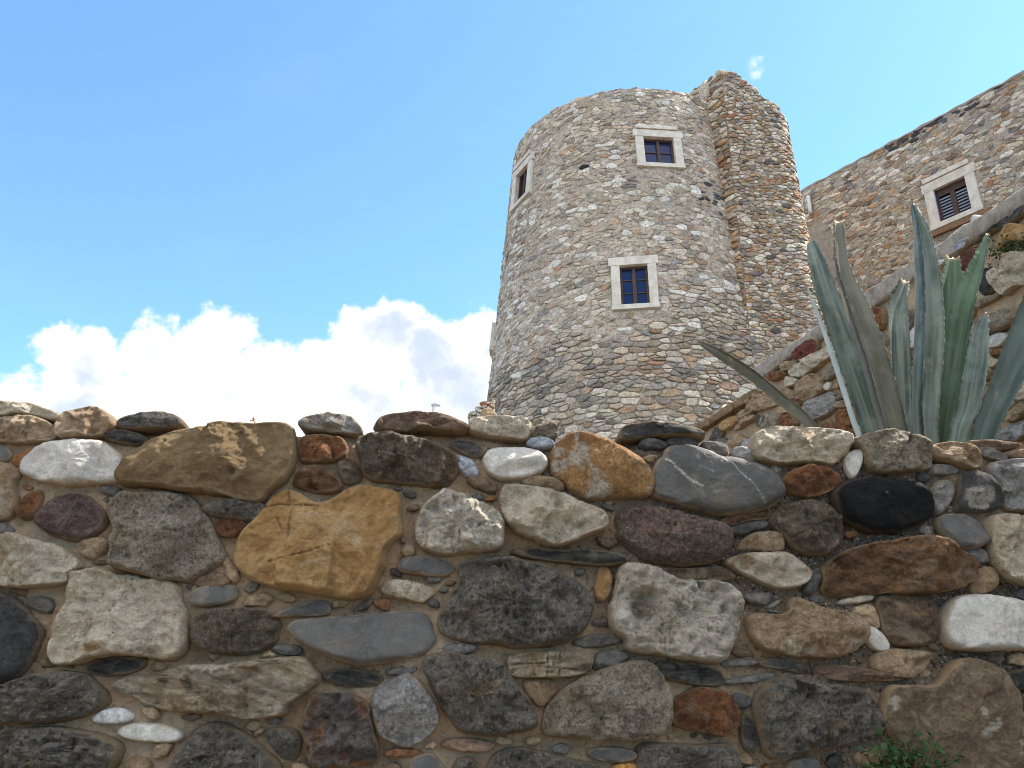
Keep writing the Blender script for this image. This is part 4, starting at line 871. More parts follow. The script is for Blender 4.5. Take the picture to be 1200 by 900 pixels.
for k, b_ in enumerate(built):
    if k in big:
        me = new_mesh('stone', b_['V'] - b_['c'], [b_['Q'], b_['T']], [b_['m']], attrs=dict(rim=b_['rim'], mark=b_['mark'], crack=b_['crack']))
        o = child('stone', me, wallo); o.location = b_['c']
        if b_['lab']: o['label'] = b_['lab']
    else: small.append((b_['V'], b_['Q'], b_['T'], np.tile(np.array(TYCOL[b_['ty']]) * prng.uniform(.9, 1.1), (len(b_['V']), 1))))
# raster of the traced stones on the wall plane
AX0, AX1, BZ0, BZ1, ST_ = -3.4, 3.9, -1.58, .62, .005
na, nb = int((AX1 - AX0) / ST_) + 1, int((BZ1 - BZ0) / ST_) + 1; mask_ = np.zeros((nb, na), np.float32)
def stampp(poly):
    i0, i1 = np.clip(((poly[:, 0].min() - AX0) / ST_, (poly[:, 0].max() - AX0) / ST_ + 1), 0, na - 1).astype(int); j0, j1 = np.clip(((poly[:, 1].min() - BZ0) / ST_, (poly[:, 1].max() - BZ0) / ST_ + 1), 0, nb - 1).astype(int)
    if i1 <= i0 or j1 <= j0: return
    A_, B_ = np.meshgrid(AX0 + np.arange(i0, i1 + 1) * ST_, BZ0 + np.arange(j0, j1 + 1) * ST_)
    k = inpoly(np.column_stack([A_.ravel(), B_.ravel()]), poly).reshape(A_.shape); mask_[j0:j1 + 1, i0:i1 + 1][k] = 1
for b_ in built: stampp(b_['poly'])
def at(a, b): return mask_[np.clip(((b - BZ0) / ST_).astype(int), 0, nb - 1), np.clip(((a - AX0) / ST_).astype(int), 0, na - 1)]
TOPPX = [(-700, 490), (0, 490), (70, 506), (140, 504), (215, 506), (345, 506), (430, 509), (550, 502), (650, 518), (660, 522), (725, 512), (825, 520), (875, 526), (990, 522), (1060, 523), (1090, 532), (1130, 523), (1200, 527), (1900, 527)]
tp = np.array([FW.px(*p) for p in TOPPX]); topb = lambda a: np.interp(a, tp[:, 0], tp[:, 1])
# stones beyond the photograph's frame and below it
cells = rubble_cells(AX0, AX1, BZ0, .66, (.12, .30), (.18, .48), 44, 1.25)
fl = FW.px(-14, 600); frl, frr = FW.px(-14, 700)[0], FW.px(1214, 700)[0]
tys = [t for t in ST if t not in ('black', 'maroon', 'orange')]
for k, c in enumerate(cells):
    if c is None: continue
    ce, A = centroid(c)
    if A < .004 or ce[1] > topb(ce[0]) - .03: continue
    c = ce + (c - ce) * .95; c[:, 1] = np.minimum(c[:, 1], topb(c[:, 0]) + .02); d = ce - np.zeros(2)
    P3 = FW.xyz([ce[0]], [ce[1]], [0])[0] - EYEP; zc = P3[1] * CP + P3[2] * SP; sx = 600 + FPX * P3[0] / zc; sy = 450 - FPX * (P3[2] * CP - P3[1] * SP) / zc
    if -40 < sx < 1240 and sy < 935: continue
    cc = np.vstack([c, (c + np.roll(c, 1, 0)) / 2, [ce]])
    if at(cc[:, 0], cc[:, 1]).any(): continue
    ty = tys[prng.integers(len(tys))]; b_ = build_stone(FW, c, ty, 900 + k, res=.014, depth=.12); stampp(b_['poly'])
    small.append((b_['V'], b_['Q'], b_['T'], np.tile(np.array(TYCOL[ty]) * prng.uniform(.85, 1.15), (len(b_['V']), 1))))
# little chips pressed into the joints
cr = np.random.default_rng(77); cnt = 0
for (rlo, rhi, tries, most) in ((.024, .036, 5000, 70), (.014, .024, 7000, 50), (.007, .013, 4000, 12)):
    n0 = cnt
    for _ in range(tries):
        a, b = cr.uniform(FW.px(-10, 700)[0], FW.px(1210, 700)[0]), cr.uniform(FW.px(600, 905)[1], .56)
        if b > topb(a) - .02: continue
        r_ = cr.uniform(rlo, rhi) * cr.uniform(.45, .8); ax = r_ * cr.uniform(1.3, 3.2); m_ = cr.integers(5, 8); th = np.sort((np.arange(m_) + cr.uniform(-.3, .3, m_)) / m_ * 2 * math.pi)
        ro = cr.normal(0, .22); ring_ = np.column_stack([ax * np.cos(th), r_ * np.sin(th)]) * cr.uniform(.8, 1.15, (m_, 1)); ring_ = ring_ @ np.array([[math.cos(ro), math.sin(ro)], [-math.sin(ro), math.cos(ro)]]) + [a, b]
        mid_ = (ring_ + np.roll(ring_, 1, 0)) / 2; chk = np.vstack([[a, b] + (np.vstack([ring_, mid_]) - [a, b]) * .96, [[a, b]]])
        if at(chk[:, 0], chk[:, 1]).any(): continue
        ty = ['tan', 'beige', 'schist', 'dschist', 'brust', 'brown', 'granite', 'gdark', 'brown', 'tan', 'gbrown', 'schist'][cr.integers(12)]
        b_ = build_stone(FW, ring_, ty, 3000 + cnt, res=.004, depth=.03, Hs=.8, wk=.5, grow=.002, chov=0 if cr.random() < .6 else 1); stampp(b_['poly']); cnt += 1
        small.append((b_['V'], b_['Q'], b_['T'], np.tile(np.array(TYCOL[ty]) * cr.uniform(.7, 1.0), (len(b_['V']), 1))))
        if cnt - n0 > most: break
print('fillers', cnt)
V, Fs, Cc = join(small); o = child('small_stones', new_mesh('small_stones', V, Fs, [M_small], col=Cc), wallo); o['kind'] = 'stuff'; o['label'] = 'small stones and chips wedged between the larger stones'
# mortar bed: rises to meet the stones, gritty where it is eroded
def blur(m, r_, it=2):
    for _ in range(it):
        for ax in (0, 1):
            p_ = np.pad(m, [(r_ + 1, r_) if a == ax else (0, 0) for a in (0, 1)], mode='edge'); cs = np.cumsum(p_, ax)
            m = (np.take(cs, range(2 * r_ + 1, cs.shape[ax]), ax) - np.take(cs, range(0, cs.shape[ax] - 2 * r_ - 1), ax)) / (2 * r_ + 1)
    return m
bl = blur(mask_.copy(), 4); bl2 = blur(mask_.copy(), 14)
step = 1
aa = AX0 + np.arange(0, na) * ST_; bb = BZ0 + np.arange(0, nb) * ST_
f0_, f1_ = FW.px(-20, 500)[0], FW.px(1220, 500)[0]
ia = np.where((aa > f0_) & (aa < f1_))[0]; ia = np.unique(np.concatenate([np.arange(0, ia[0], 6), ia, np.arange(ia[-1], na, 6), [na - 1]])); jb = np.arange(nb)
A_, B_ = np.meshgrid(aa[ia], np.linspace(0, 1, len(jb))); tb = topb(A_) ; Bz = BZ0 - .02 + (tb + .0 - BZ0 + .02) * B_
jj = np.clip(((Bz - BZ0) / ST_).astype(int), 0, nb - 1); ii = np.broadcast_to(ia, jj.shape); mb = bl[jj, ii].ravel(); mb2 = bl2[jj, ii].ravel()
Pm = np.column_stack([A_.ravel(), Bz.ravel(), np.zeros(A_.size)])
lowf = fbm(Pm * 3.1, 3, 91); grit = np.clip((fbm(Pm * 2.3 + 5, 3, 95) + .12 + .35 * np.exp(-((Pm[:, 0] - .02) / .28) ** 2 - ((Pm[:, 1] - .42) / .3) ** 2)) * 2.2, 0, 1)
hm = -.015 + .015 * mb + .008 * (mb2 - .7) + .010 * lowf + (.008 + .005 * grit) * fbm(Pm * 42, 4, 97, .6) + .005 * fbm(Pm * 16, 3, 98) + .004 * fbm(Pm * 85, 2, 99)
hm -= np.clip(B_.ravel() - .985, 0, 1) * 2.0
X = FW.xyz(Pm[:, 0], Pm[:, 1], hm); nu = len(ia); nv = len(jb)
j, i = np.meshgrid(np.arange(nv - 1), np.arange(nu - 1), indexing='ij'); j, i = j.ravel(), i.ravel(); Q = np.column_stack([j * nu + i, j * nu + i + 1, (j + 1) * nu + i + 1, (j + 1) * nu + i])
# top and back
tops = []
for k, h_ in enumerate((-.12, -.25, -.38, -.5)):
    tops.append(FW.xyz(aa[ia], topb(aa[ia]) - .01 + .02 * vnoise(np.column_stack([aa[ia] * 14, np.full(nu, k * 3.), np.zeros(nu)]), 4), np.full(nu, h_)))
tops.append(FW.xyz(aa[ia], np.full(nu, BZ0 - .02), np.full(nu, -.5)))
base = len(X); V = np.vstack([X] + tops); i = np.arange(nu - 1); Q2 = []
prev = (nv - 1) * nu
for k in range(5): cur = base + k * nu; Q2.append(np.column_stack([prev + i, prev + i + 1, cur + i + 1, cur + i])); prev = cur
gr_ = np.concatenate([grit, np.ones(5 * nu) * .4])
child('mortar', new_mesh('mortar', V, [Q] + Q2, [M_mortar], attrs=dict(grit=gr_)), wallo)
# cap stones along the back edge of the top
caps = []
for k, a in enumerate(np.arange(AX0, AX1, .19)):
    caps.append(blob(FW.xyz([a + cr.normal(0, .02)], [topb(a) - .03], [-.40])[0], cr.uniform(.08, .13), cr.uniform(.07, .11), cr.uniform(.03, .055), 200 + k, pick()))
V, Fs, Cc = join(caps); o = child('capping_stones', new_mesh('capping_stones', V, Fs, [M_small], col=Cc), wallo)

# ------------------------------------------------------------------ rubble wall with a mortar coping, rising behind the agave
LO = np.array([4.493 - .2716 * 2.0, 2.0, EYE]); LE = np.array([-.2716, 1, 0]); LW = Plane(LO, LE, (-1, -.2716, 0))
lw = thing('rubble_wall', 'rubble wall with slanting mortar coping behind the agave', 'wall', (LO[0], LO[1], 0))
lst = [
('S','maroon',[(745,200),(790,160),(850,110),(900,105),(895,180),(860,215),(790,255),(745,250)]),
('S','lime',[(720,330),(760,290),(830,250),(890,210),(960,160),(1020,165),(1010,230),(930,280),(880,320),(800,375),(730,360)]),
('S','tan',[(645,300),(670,265),(740,255),(742,290),(700,320),(655,325)]),
('S','rust',[(550,370),(580,340),(650,325),(680,350),(620,390),(560,405)]),
('S','lime',[(670,420),(690,370),(755,375),(765,405),(720,440),(675,445)]),
('S','tan',[(740,520),(750,440),(800,390),(870,345),(930,370),(945,470),(880,520),(820,550)]),
('S','pgran',[(820,600),(830,560),(920,510),(1010,465),(1020,560),(1000,610),(900,680),(840,650)]),
('S','granite',[(945,380),(990,310),(1060,250),(1080,330),(1010,370),(960,400)]),
('S','marble',[(945,430),(970,405),(998,420),(985,465),(950,465)]),
('S','tan',[(1003,422),(1060,385),(1110,355),(1110,410),(1050,450),(1000,455)]),
('S','granite',[(1020,500),(1080,455),(1130,435),(1130,500),(1060,530),(1025,525)]),
('S','tan',[(1010,575),(1050,540),(1130,535),(1135,560),(1050,595)]),
('S','rust',[(1030,690),(1040,620),(1100,595),(1160,620),(1190,740),(1130,790),(1060,760)]),
('S','brust',[(725,560),(760,525),(800,520),(830,600),(830,640),(770,600)]),
('S','tan',[(640,460),(700,450),(738,480),(738,530),(700,545),(640,500)]),
('S','beige',[(430,590),(435,520),(490,485),(550,520),(620,560),(560,590),(450,620)]),
('S','beige',[(300,730),(370,680),(460,630),(470,660),(400,700),(310,755)]),
('S','granite',[(500,720),(520,650),(580,615),(635,640),(638,720),(560,740)]),
('S','rust',[(645,640),(700,610),(760,690),(740,720),(650,740)]),
('S','ochre',[(240,690),(300,640),(340,660),(330,700),(260,755),(235,735)]),
('S','tan',[(345,640),(380,600),(430,600),(440,625),(370,670),(345,670)]),
('S','schist',[(470,690),(480,660),(520,645),(510,700),(480,730)]),
('U','ochre',[(790,420),(810,350),(850,280),(920,260),(990,270),(1000,400),(900,370),(850,410),(800,455)]),
('U','lime',[(735,640),(760,590),(830,530),(900,470),(960,450),(1010,470),(1010,680),(900,690),(830,770),(770,720)]),
('U','maroon',[(535,510),(580,460),(650,420),(640,500),(590,580),(545,590)]),
('U','blue',[(415,460),(470,410),(560,360),(610,355),(560,420),(470,470)]),
('U','marble',[(320,540),(370,490),(430,485),(410,530),(340,580)]),
('U','dschist',[(620,365),(700,310),(860,210),(960,120),(990,170),(860,280),(760,300),(650,375)]),
('U','basalt',[(680,600),(740,560),(760,620),(760,720),(700,760),(660,740)]),
('U','granite',[(630,820),(680,780),(780,745),(800,765),(700,820),(640,850)]),
('U','tan',[(350,760),(380,720),(390,800),(370,880),(345,870)]),
('U','rust',[(500,480),(560,440),(640,400),(640,415),(570,455),(530,505)]),
('X','granite',[(745,120),(850,60),(1000,-10),(1020,90),(940,140),(830,180),(760,190)]),
('X','marble',[(825,230),(850,190),(930,155),(965,170),(930,240),(840,260)]),
('X','lime',[(810,380),(820,300),(850,290),(870,320),(905,320),(890,370)]),
('X','rust',[(850,280),(920,250),(920,290),(870,300)]),
('X','lime',[(895,660),(930,560),(990,570),(1010,600),(960,650),(920,680)]),
('X','tan',[(950,690),(980,650),(1059,590),(1080,660),(980,720)]),
('X','pgran',[(900,810),(930,770),(1000,740),(1080,700),(1080,830),(900,830)]),
('X','tan',[(760,640),(800,540),(830,560),(800,600)]),
('X','tan',[(180,340),(215,305),(225,370),(200,400)]),
('X','slate',[(130,190),(205,160),(205,270),(160,300)]),
('X','rust',[(60,40),(110,0),(200,10),(200,130),(130,150),(90,80)]),
('X','lime',[(1000,560),(1040,500),(1090,480),(1090,560),(1040,580)]),
]
def covered(P, polys):
    k = np.zeros(len(P), bool)
    for q in polys: k |= inpoly(P, q)
    return k
lpol = []; lsm = []; lbuilt = []
for k, (rg, ty, pts) in enumerate(lst):
    poly = np.array([LW.px(*p) for p in topx(rg, pts)]); b_ = build_stone(LW, poly, ty, 500 + k, res=.007, depth=.14, Hs=1.15, grow=.010, wk=.55); lpol.append(b_['poly']); lbuilt.append(b_)
cells = rubble_cells(-1.6, 7.6, -1.2, 2.93, (.09, .20), (.14, .42), 71, 1.5)
LEND = 5.72                                   # the taller part ends here, a lower step goes on
cand = []
for k, c in enumerate(cells):
    if c is None: continue
    ce, A = centroid(c); zt = 2.86 if ce[0] < LEND else 2.70
    if A < .003 or c[:, 1].max() > zt: continue
    c = ce + (c - ce) * .97; cc = np.vstack([c, (c + np.roll(c, 1, 0)) / 2, [ce]])
    if covered(cc, lpol).sum() > 1: continue
    cand.append((k, c, ce, A))
def onscreen(P):
    d = P - EYEP; zc = d[1] * CP + d[2] * SP; return zc > 0 and 805 < 600 + FPX * d[0] / zc < 1215 and 200 < 450 - FPX * (d[2] * CP - d[1] * SP) / zc < 520
vis = [c for c in cand if onscreen(LW.xyz([c[2][0]], [c[2][1]], [0])[0])]; vis.sort(key=lambda c: -c[3] / (1 + c[2][0]) ** 2); visk = {c[0] for c in vis[:100 - len(lbuilt)]}
ltys = ['tan', 'lime', 'beige', 'rust', 'lime', 'granite', 'gbrown', 'tan', 'schist', 'sand', 'pgran', 'tan', 'beige', 'layer', 'marble', 'brust', 'rlayer']
for (k, c, ce, A) in cand:
    ty = ltys[prng.integers(len(ltys))]; b_ = build_stone(LW, c, ty, 1500 + k, res=.009 if k in visk else .02, depth=.12, wk=.55)
    if k in visk: lbuilt.append(b_)
    else: lsm.append((b_['V'], b_['Q'], b_['T'], np.tile(np.array(TYCOL[ty]) * prng.uniform(.85, 1.15), (len(b_['V']), 1))))
for b_ in lbuilt:
    me = new_mesh('stone', b_['V'] - b_['c'], [b_['Q'], b_['T']], [b_['m']], attrs=dict(rim=b_['rim'], mark=b_['mark'], crack=b_['crack']))
    o = child('stone', me, lw); o.location = b_['c']
V, Fs, Cc = join(lsm); o = child('small_stones', new_mesh('small_stones_b', V, Fs, [M_small], col=Cc), lw); o['kind'] = 'stuff'
ua = np.arange(-1.7, 7.7, .03); vb_ = np.linspace(-1.3, 1, 110)
A_, Bn = np.meshgrid(ua, np.linspace(0, 1, 130)); zt = np.where(A_ < LEND, 2.90, 2.70); Bz = -1.3 + (zt + 1.3) * Bn
Pm = np.column_stack([A_.ravel(), Bz.ravel(), np.zeros(A_.size)]); hm = -.026 + .022 * fbm(Pm * 9, 4, 61) + .006 * fbm(Pm * 30, 3, 63)
X = LW.xyz(Pm[:, 0], Pm[:, 1], hm); nu = len(ua); nv = 130
j, i = np.meshgrid(np.arange(nv - 1), np.arange(nu - 1), indexing='ij'); j, i = j.ravel(), i.ravel(); Q = np.column_stack([j * nu + i, j * nu + i + 1, (j + 1) * nu + i + 1, (j + 1) * nu + i])
bk = np.vstack([LW.xyz(ua, np.where(ua < LEND, 2.90, 2.70), np.full(nu, -.45)), LW.xyz(ua, np.full(nu, -1.3), np.full(nu, -.45))]); b0 = len(X); i = np.arange(nu - 1); pr = (nv - 1) * nu
Q2 = [np.column_stack([pr + i, pr + i + 1, b0 + i + 1, b0 + i]), np.column_stack([b0 + i, b0 + i + 1, b0 + nu + i + 1, b0 + nu + i])]
child('mortar', new_mesh('mortar_b', np.vstack([X, bk]), [Q] + Q2, [M_mortar], attrs=dict(grit=np.full(len(X) + 2 * nu, .0))), lw)
u = np.arange(-1.7, LEND + .02, .02); prof = [(-.05, -.135), (.014, -.13), (.030, -.115), (.034, -.012), (.022, .006), (-.20, .035), (-.46, .0), (-.46, -.11)]
nz2 = lambda k: vnoise(np.column_stack([u * 19, np.full(len(u), k * 5.), np.zeros(len(u))]), 12)
nz = lambda k: vnoise(np.column_stack([u * 6, np.full(len(u), k * 5.), np.zeros(len(u))]), 8)
Vc = np.vstack([LW.xyz(u, 3.0 + pz + .008 * nz(k // 2) + .008 * nz2(k + 30), np.full(len(u), ph) + .010 * nz(k + 50) + .007 * nz2(k + 9)) for k, (ph, pz) in enumerate(prof)]); n_ = len(u); np_ = len(prof)
Qc = [(k * n_ + i, k * n_ + i + 1, (k + 1) * n_ + i + 1, (k + 1) * n_ + i) for k in range(np_ - 1) for i in range(n_ - 1)]
capq = [np.array([[k * n_ + n_ - 1, (k + 1) * n_ + n_ - 1, (np_ - 2 - k) * n_ + n_ - 1, (np_ - 1 - k) * n_ + n_ - 1] for k in range(3)])]
child('coping', new_mesh('mortar_coping', Vc, [np.array(Qc)] + capq, [M_coping]), lw)
for (x0, y0, x1, y1) in ((817, 503.5, 837.5, 491), (838, 491, 865, 473.5), (866, 473, 889, 459)):
    (a0, b0_), (a1, b1_) = LW.px(x0, y0), LW.px(x1, y1); am, bm2 = (a0 + a1) / 2, 2.735; L_ = abs(a1 - a0) - .015
    MM = Matrix((( LW.ea[0], 0, LW.n[0], 0), (LW.ea[1], 0, LW.n[1], 0), (0, 1, 0, 0), (0, 0, 0, 1))); MM.translation = Vector(LW.xyz([am], [bm2], [-.10])[0])
    me = boxes_mesh('slab', [(0, 0, 0, L_, .085, .34)], [ST['sand'][0]], Matrix(), .018); bmm = bmesh.new(); bmm.from_mesh(me); bmesh.ops.subdivide_edges(bmm, edges=[e for e in bmm.edges if e.calc_length() > .1], cuts=7, use_grid_fill=True)
    for v_ in bmm.verts: v_.co += Vector(rng.normal(0, .004, 3))
    bmm.transform(MM); bmm.to_mesh(me); bmm.free(); child('coping_slab', me, lw)
# a pale stone lying on the coping
a, b = LW.px(1135, 253)
V_, q_, _, c_ = blob(LW.xyz([a], [3.055], [-.06])[0], .035, .03, .03, 9, np.array((.62, .61, .60)))
o = link('loose_stone', new_mesh('loose_stone', V_, [q_], [ST['marble'][0]])); tag(o, 'small white stone lying on the slanting mortar coping below the louvred window', 'stone')

# ------------------------------------------------------------------ agave
def leaf_mat(name, c1, c2, scar, scar_r=(.62, .7)):
    m, g, b = mat(name); tc = g.n('ShaderNodeTexCoord'); v = tc.outputs['Object']; oi = g.n('ShaderNodeObjectInfo')
    at_ = g.n('ShaderNodeAttribute', attribute_name='across'); al = g.n('ShaderNodeAttribute', attribute_name='along')
    cmb = g.n('ShaderNodeCombineXYZ'); g.l(g.math('MULTIPLY', at_.outputs['Fac'], 5.0), cmb.inputs[0]); g.l(g.math('MULTIPLY', al.outputs['Fac'], 2.2), cmb.inputs[1]); g.l(g.math('MULTIPLY', oi.outputs['Random'], 60), cmb.inputs[2])
    n1 = g.noise(cmb.outputs[0], 1, 5, .6); n2 = g.noise(v, 7, 6, .65)
    col = g.mix(g.mr(n1.outputs['Fac'], .36, .64), c1, c2)
    col = g.mix(g.math('MULTIPLY', g.mr(n2.outputs['Fac'], .45, .7), .45), col, tuple(x * 1.5 for x in c1))
    cm2 = g.n('ShaderNodeCombineXYZ'); g.l(g.math('MULTIPLY', at_.outputs['Fac'], 2.6), cm2.inputs[0]); g.l(g.math('MULTIPLY', al.outputs['Fac'], 7.0), cm2.inputs[1]); g.l(g.math('MULTIPLY', oi.outputs['Random'], 91), cm2.inputs[2])
    n3 = g.noise(cm2.outputs[0], 1, 7, .7)
    col = g.mix(g.math('MULTIPLY', g.mr(n3.outputs['Fac'], *scar_r), .85), col, scar)
    sa = g.n('ShaderNodeAttribute', attribute_name='scar'); sn_ = g.noise(v, 26, 6, .75); col = g.mix(g.mr(g.math('MULTIPLY', sa.outputs['Fac'], sn_.outputs['Fac']), .22, .42), col, (.33, .26, .165))
    tip = g.n('ShaderNodeAttribute', attribute_name='tip'); col = g.mix(tip.outputs['Fac'], col, (.30, .215, .115))
    g.put(b.inputs['Base Color'], col); b.inputs['Roughness'].default_value = .66; b.inputs['Specular IOR Level'].default_value = .22
    n4 = g.noise(v, 60, 6, .6); bp = g.n('ShaderNodeBump'); bp.inputs['Strength'].default_value = .25; bp.inputs['Distance'].default_value = .006; g.l(n4.outputs['Fac'], bp.inputs['Height']); g.l(bp.outputs[0], b.inputs['Normal'])
    tr = g.n('ShaderNodeBsdfTranslucent'); g.put(tr.inputs['Color'], (.10, .22, .04, 1)); ms = g.n('ShaderNodeMixShader'); ms.inputs[0].default_value = .08
    out = m.node_tree.nodes['Material Output']; g.l(b.outputs[0], ms.inputs[1]); g.l(tr.outputs[0], ms.inputs[2]); g.l(ms.outputs[0], out.inputs['Surface']); return m
ML_blue = leaf_mat('agave_blue_green', (.175, .21, .178), (.062, .084, .068), (.30, .245, .16))
ML_brown = leaf_mat('agave_grey_brown', (.155, .152, .12), (.085, .085, .06), (.26, .21, .13), (.58, .68))
ML_green = leaf_mat('agave_green', (.115, .165, .105), (.06, .095, .05), (.2, .18, .1))
ML_pale = leaf_mat('agave_pale', (.42, .46, .41), (.36, .41, .36), (.4, .36, .28))  # lighter leaf tone: sunlight on the left strip put into the colour
ML_dark = leaf_mat('agave_dark_green', (.085, .115, .10), (.05, .07, .058), (.2, .16, .1))
M_tip = plain('dried_leaf_tip', (.34, .25, .13), (.16, .10, .05), .9, 60, .4)
AG = W(1080, 560, 2.95); AG = np.array([AG[0], AG[1], 1.93])
ag = thing('agave', 'big blue-green agave with cut leaf tips growing behind the near wall', 'plant', tuple(AG))
def cr_spline(P, n):
    P = np.asarray(P, float); k = len(P); t = np.linspace(0, k - 1, n); out = []
    E = np.vstack([2 * P[0] - P[1], P, 2 * P[-1] - P[-2]])
    for tt in t:
        i = min(int(tt), k - 2); f = tt - i; p0, p1, p2, p3 = E[i:i + 4]
        out.append(.5 * (2 * p1 + (p2 - p0) * f + (2 * p0 - 5 * p1 + 4 * p2 - p3) * f * f + (3 * p1 - p0 - 3 * p2 + p3) * f ** 3))
    return np.array(out)
def leaf(pxs, Ys, adax, m, seed, chan=.30, thick=.16, cut=True, lab=None, teeth=.006, basew=None, jag=0, scars=()):
    """pxs: (x, y, width px) from tip down to the wall top; adax: direction the hollow side faces"""
    r = np.random.default_rng(seed); pts, ws = [], []
    for (x, y, w), Y in zip(pxs, Ys): pts.append(W(x, y, Y)); ws.append(w * 1.03 * mpp(x, y, Y) / 2)
    b = AG + np.array([0, 0, .05]) + (pts[-1] - AG) * np.array([.22, .22, 0]); pts.append(pts[-1] * .45 + b * .55 + np.array([0, 0, -.02])); ws.append(ws[-1] * 1.0 if basew is None else basew); pts.append(b); ws.append(ws[-1] * .9)
    n = 170; S = cr_spline(pts, n); w = np.maximum(cr_spline(np.array(ws)[:, None], n)[:, 0], .002)
    T_ = np.gradient(S, axis=0); T_ /= np.linalg.norm(T_, axis=1)[:, None]; ad = np.array(adax, float); ad /= np.linalg.norm(ad)
    sd = np.cross(T_, ad); sd /= np.linalg.norm(sd, axis=1)[:, None]; up = np.cross(sd, T_)
    tt = np.linspace(0, 1, n); arc = np.concatenate([[0], np.cumsum(np.linalg.norm(np.diff(S, axis=0), axis=1))])
    K = 11; s = np.linspace(-1, 1, K); V, ac, al, tp_, sc_ = [], [], [], [], []
    for side in (1, -1):
        for q in s:
            mg = np.abs(q) > .99; wv = w.copy()
            if mg:
                per = .036; ph = (arc / per + .3 * q + .25 * np.sin(arc * 31)) % 1; tooth = np.clip(1 - np.abs(ph - .5) / .17, 0, 1); wv = wv + teeth * tooth * (tt < .8) * (tt > .01) + .0015 * np.sin(arc * 60 + q)
            z = chan * w * q * q * 1.3 - (thick * w * (1 - q * q) * 2.0 + .0015 if side < 0 else 0)
            e = 0
            if cut:                                      # ragged cut end
                pass
            V.append(S + sd * (wv * q)[:, None] + up * z[:, None]); ac.append(np.full(n, q * .5 + .5)); al.append(arc)
            scv = np.zeros(n)
            for (a0, a1, q0, q1) in scars: scv = np.maximum(scv, np.clip(1.3 - np.abs((arc - (a0 + a1) / 2) / ((a1 - a0) / 2)) ** 2 - abs((q - (q0 + q1) / 2) / ((q1 - q0) / 2)) ** 2, 0, 1))
            sc_.append(scv)
            tp_.append(np.clip(1 - arc / (.018 + .01 * r.random()), 0, 1) if cut else np.clip(1 - arc / .02, 0, 1))
    if cut:
        jg = r.normal(0, .0025, (2 * K, 1)) * (1 + jag)
        for k in range(2 * K):
            V[k][0] = V[k][0] - T_[0] * (abs(jg[k % K]) + .0)
    V = np.vstack(V); idx = np.arange(2 * K * n).reshape(2, K, n); Q = []
    for sidei in (0, 1):
        for k in range(K - 1):
            a, b_ = idx[sidei, k], idx[sidei, k + 1]
            Q.append(np.column_stack([a[:-1], a[1:], b_[1:], b_[:-1]]) if sidei == 0 else np.column_stack([a[:-1], b_[:-1], b_[1:], a[1:]]))
    for k in (0, K - 1):
        a, b_ = idx[0, k], idx[1, k]; Q.append(np.column_stack([a[:-1], b_[:-1], b_[1:], a[1:]]))
    for e in (0, n - 1):
        for k in range(K - 1): Q.append(np.array([[idx[0, k, e], idx[0, k + 1, e], idx[1, k + 1, e], idx[1, k, e]]]))
    me = new_mesh('leaf', V - AG, [np.vstack(Q)], [m], attrs=dict(across=np.concatenate(ac), along=np.concatenate(al), tip=np.concatenate(tp_), scar=np.concatenate(sc_)))
    o = link('leaf', me, ag)
    if lab: o['label'] = lab
    return o
FR = (0, -1, .25)
leaf([(1069, 239, 6), (1075, 273, 21), (1079, 321, 30), (1080, 383, 35), (1077, 457, 33), (1077, 512, 31)], [2.86, 2.82, 2.78, 2.76, 2.76, 2.78], (.55, -.8, .2), ML_blue, 1, chan=.72, thick=.2, scars=[(.05, .36, -.1, .65), (.30, .62, -.05, .6), (.5, .72, -.1, .5)], lab='tall central leaf with brown scars')
leaf([(980, 260, 12), (984, 312, 18), (1001, 370, 33), (1023, 438, 35), (1043, 512, 35)], [2.92, 2.88, 2.84, 2.82, 2.82], (.35, -.85, .3), ML_brown, 2, chan=.55, thick=.25, scars=[(.05, .3, -.2, .6), (.3, .55, .3, .9)], lab='grey brown left leaf cut off at the tip')
leaf([(949, 283, 9), (957, 305, 16), (968, 340, 22), (987, 392, 25), (1005, 446, 24), (1027, 512, 25)], [3.02, 2.98, 2.95, 2.92, 2.9, 2.9], (-.5, -.75, .35), ML_blue, 3, chan=.5, thick=.2, jag=1)
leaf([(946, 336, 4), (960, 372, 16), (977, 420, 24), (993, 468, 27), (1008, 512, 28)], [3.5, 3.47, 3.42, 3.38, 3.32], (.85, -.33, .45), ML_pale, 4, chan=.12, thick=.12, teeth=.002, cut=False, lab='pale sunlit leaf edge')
leaf([(818, 401, 5), (843, 416, 16), (880, 440, 20), (914, 468, 21), (953, 503, 20)], [3.25, 3.2, 3.13, 3.06, 3.0], (.55, -.35, .8), ML_brown, 5, chan=.5, thick=.25, lab='long low leaf reaching far left')
leaf([(1059, 330, 10), (1049, 362, 22), (1050, 400, 24), (1053, 445, 22), (1058, 510, 20)], [3.2, 3.16, 3.12, 3.1, 3.08], (.2, -.9, .3), ML_blue, 6, chan=.5, jag=2)
leaf([(1115, 303, 14), (1113, 345, 23), (1109, 420, 24), (1104, 508, 22)], [3.22, 3.18, 3.14, 3.1], (-.1, -.9, .2), ML_green, 7, chan=.55, jag=1)
leaf([(1158, 274, 3), (1150, 309, 16), (1136, 356, 25), (1127, 405, 26), (1119, 460, 22), (1112, 514, 20)], [3.1, 3.06, 3.02, 3.0, 2.98, 2.98], (-.75, -.65, .2), ML_green, 8, chan=.8, cut=False)
leaf([(1156, 366, 2), (1149, 393, 16), (1144, 432, 22), (1136, 476, 22), (1124, 514, 20)], [2.9, 2.88, 2.86, 2.84, 2.84], (-.35, -.85, .3), ML_blue, 9, chan=.45, cut=False)
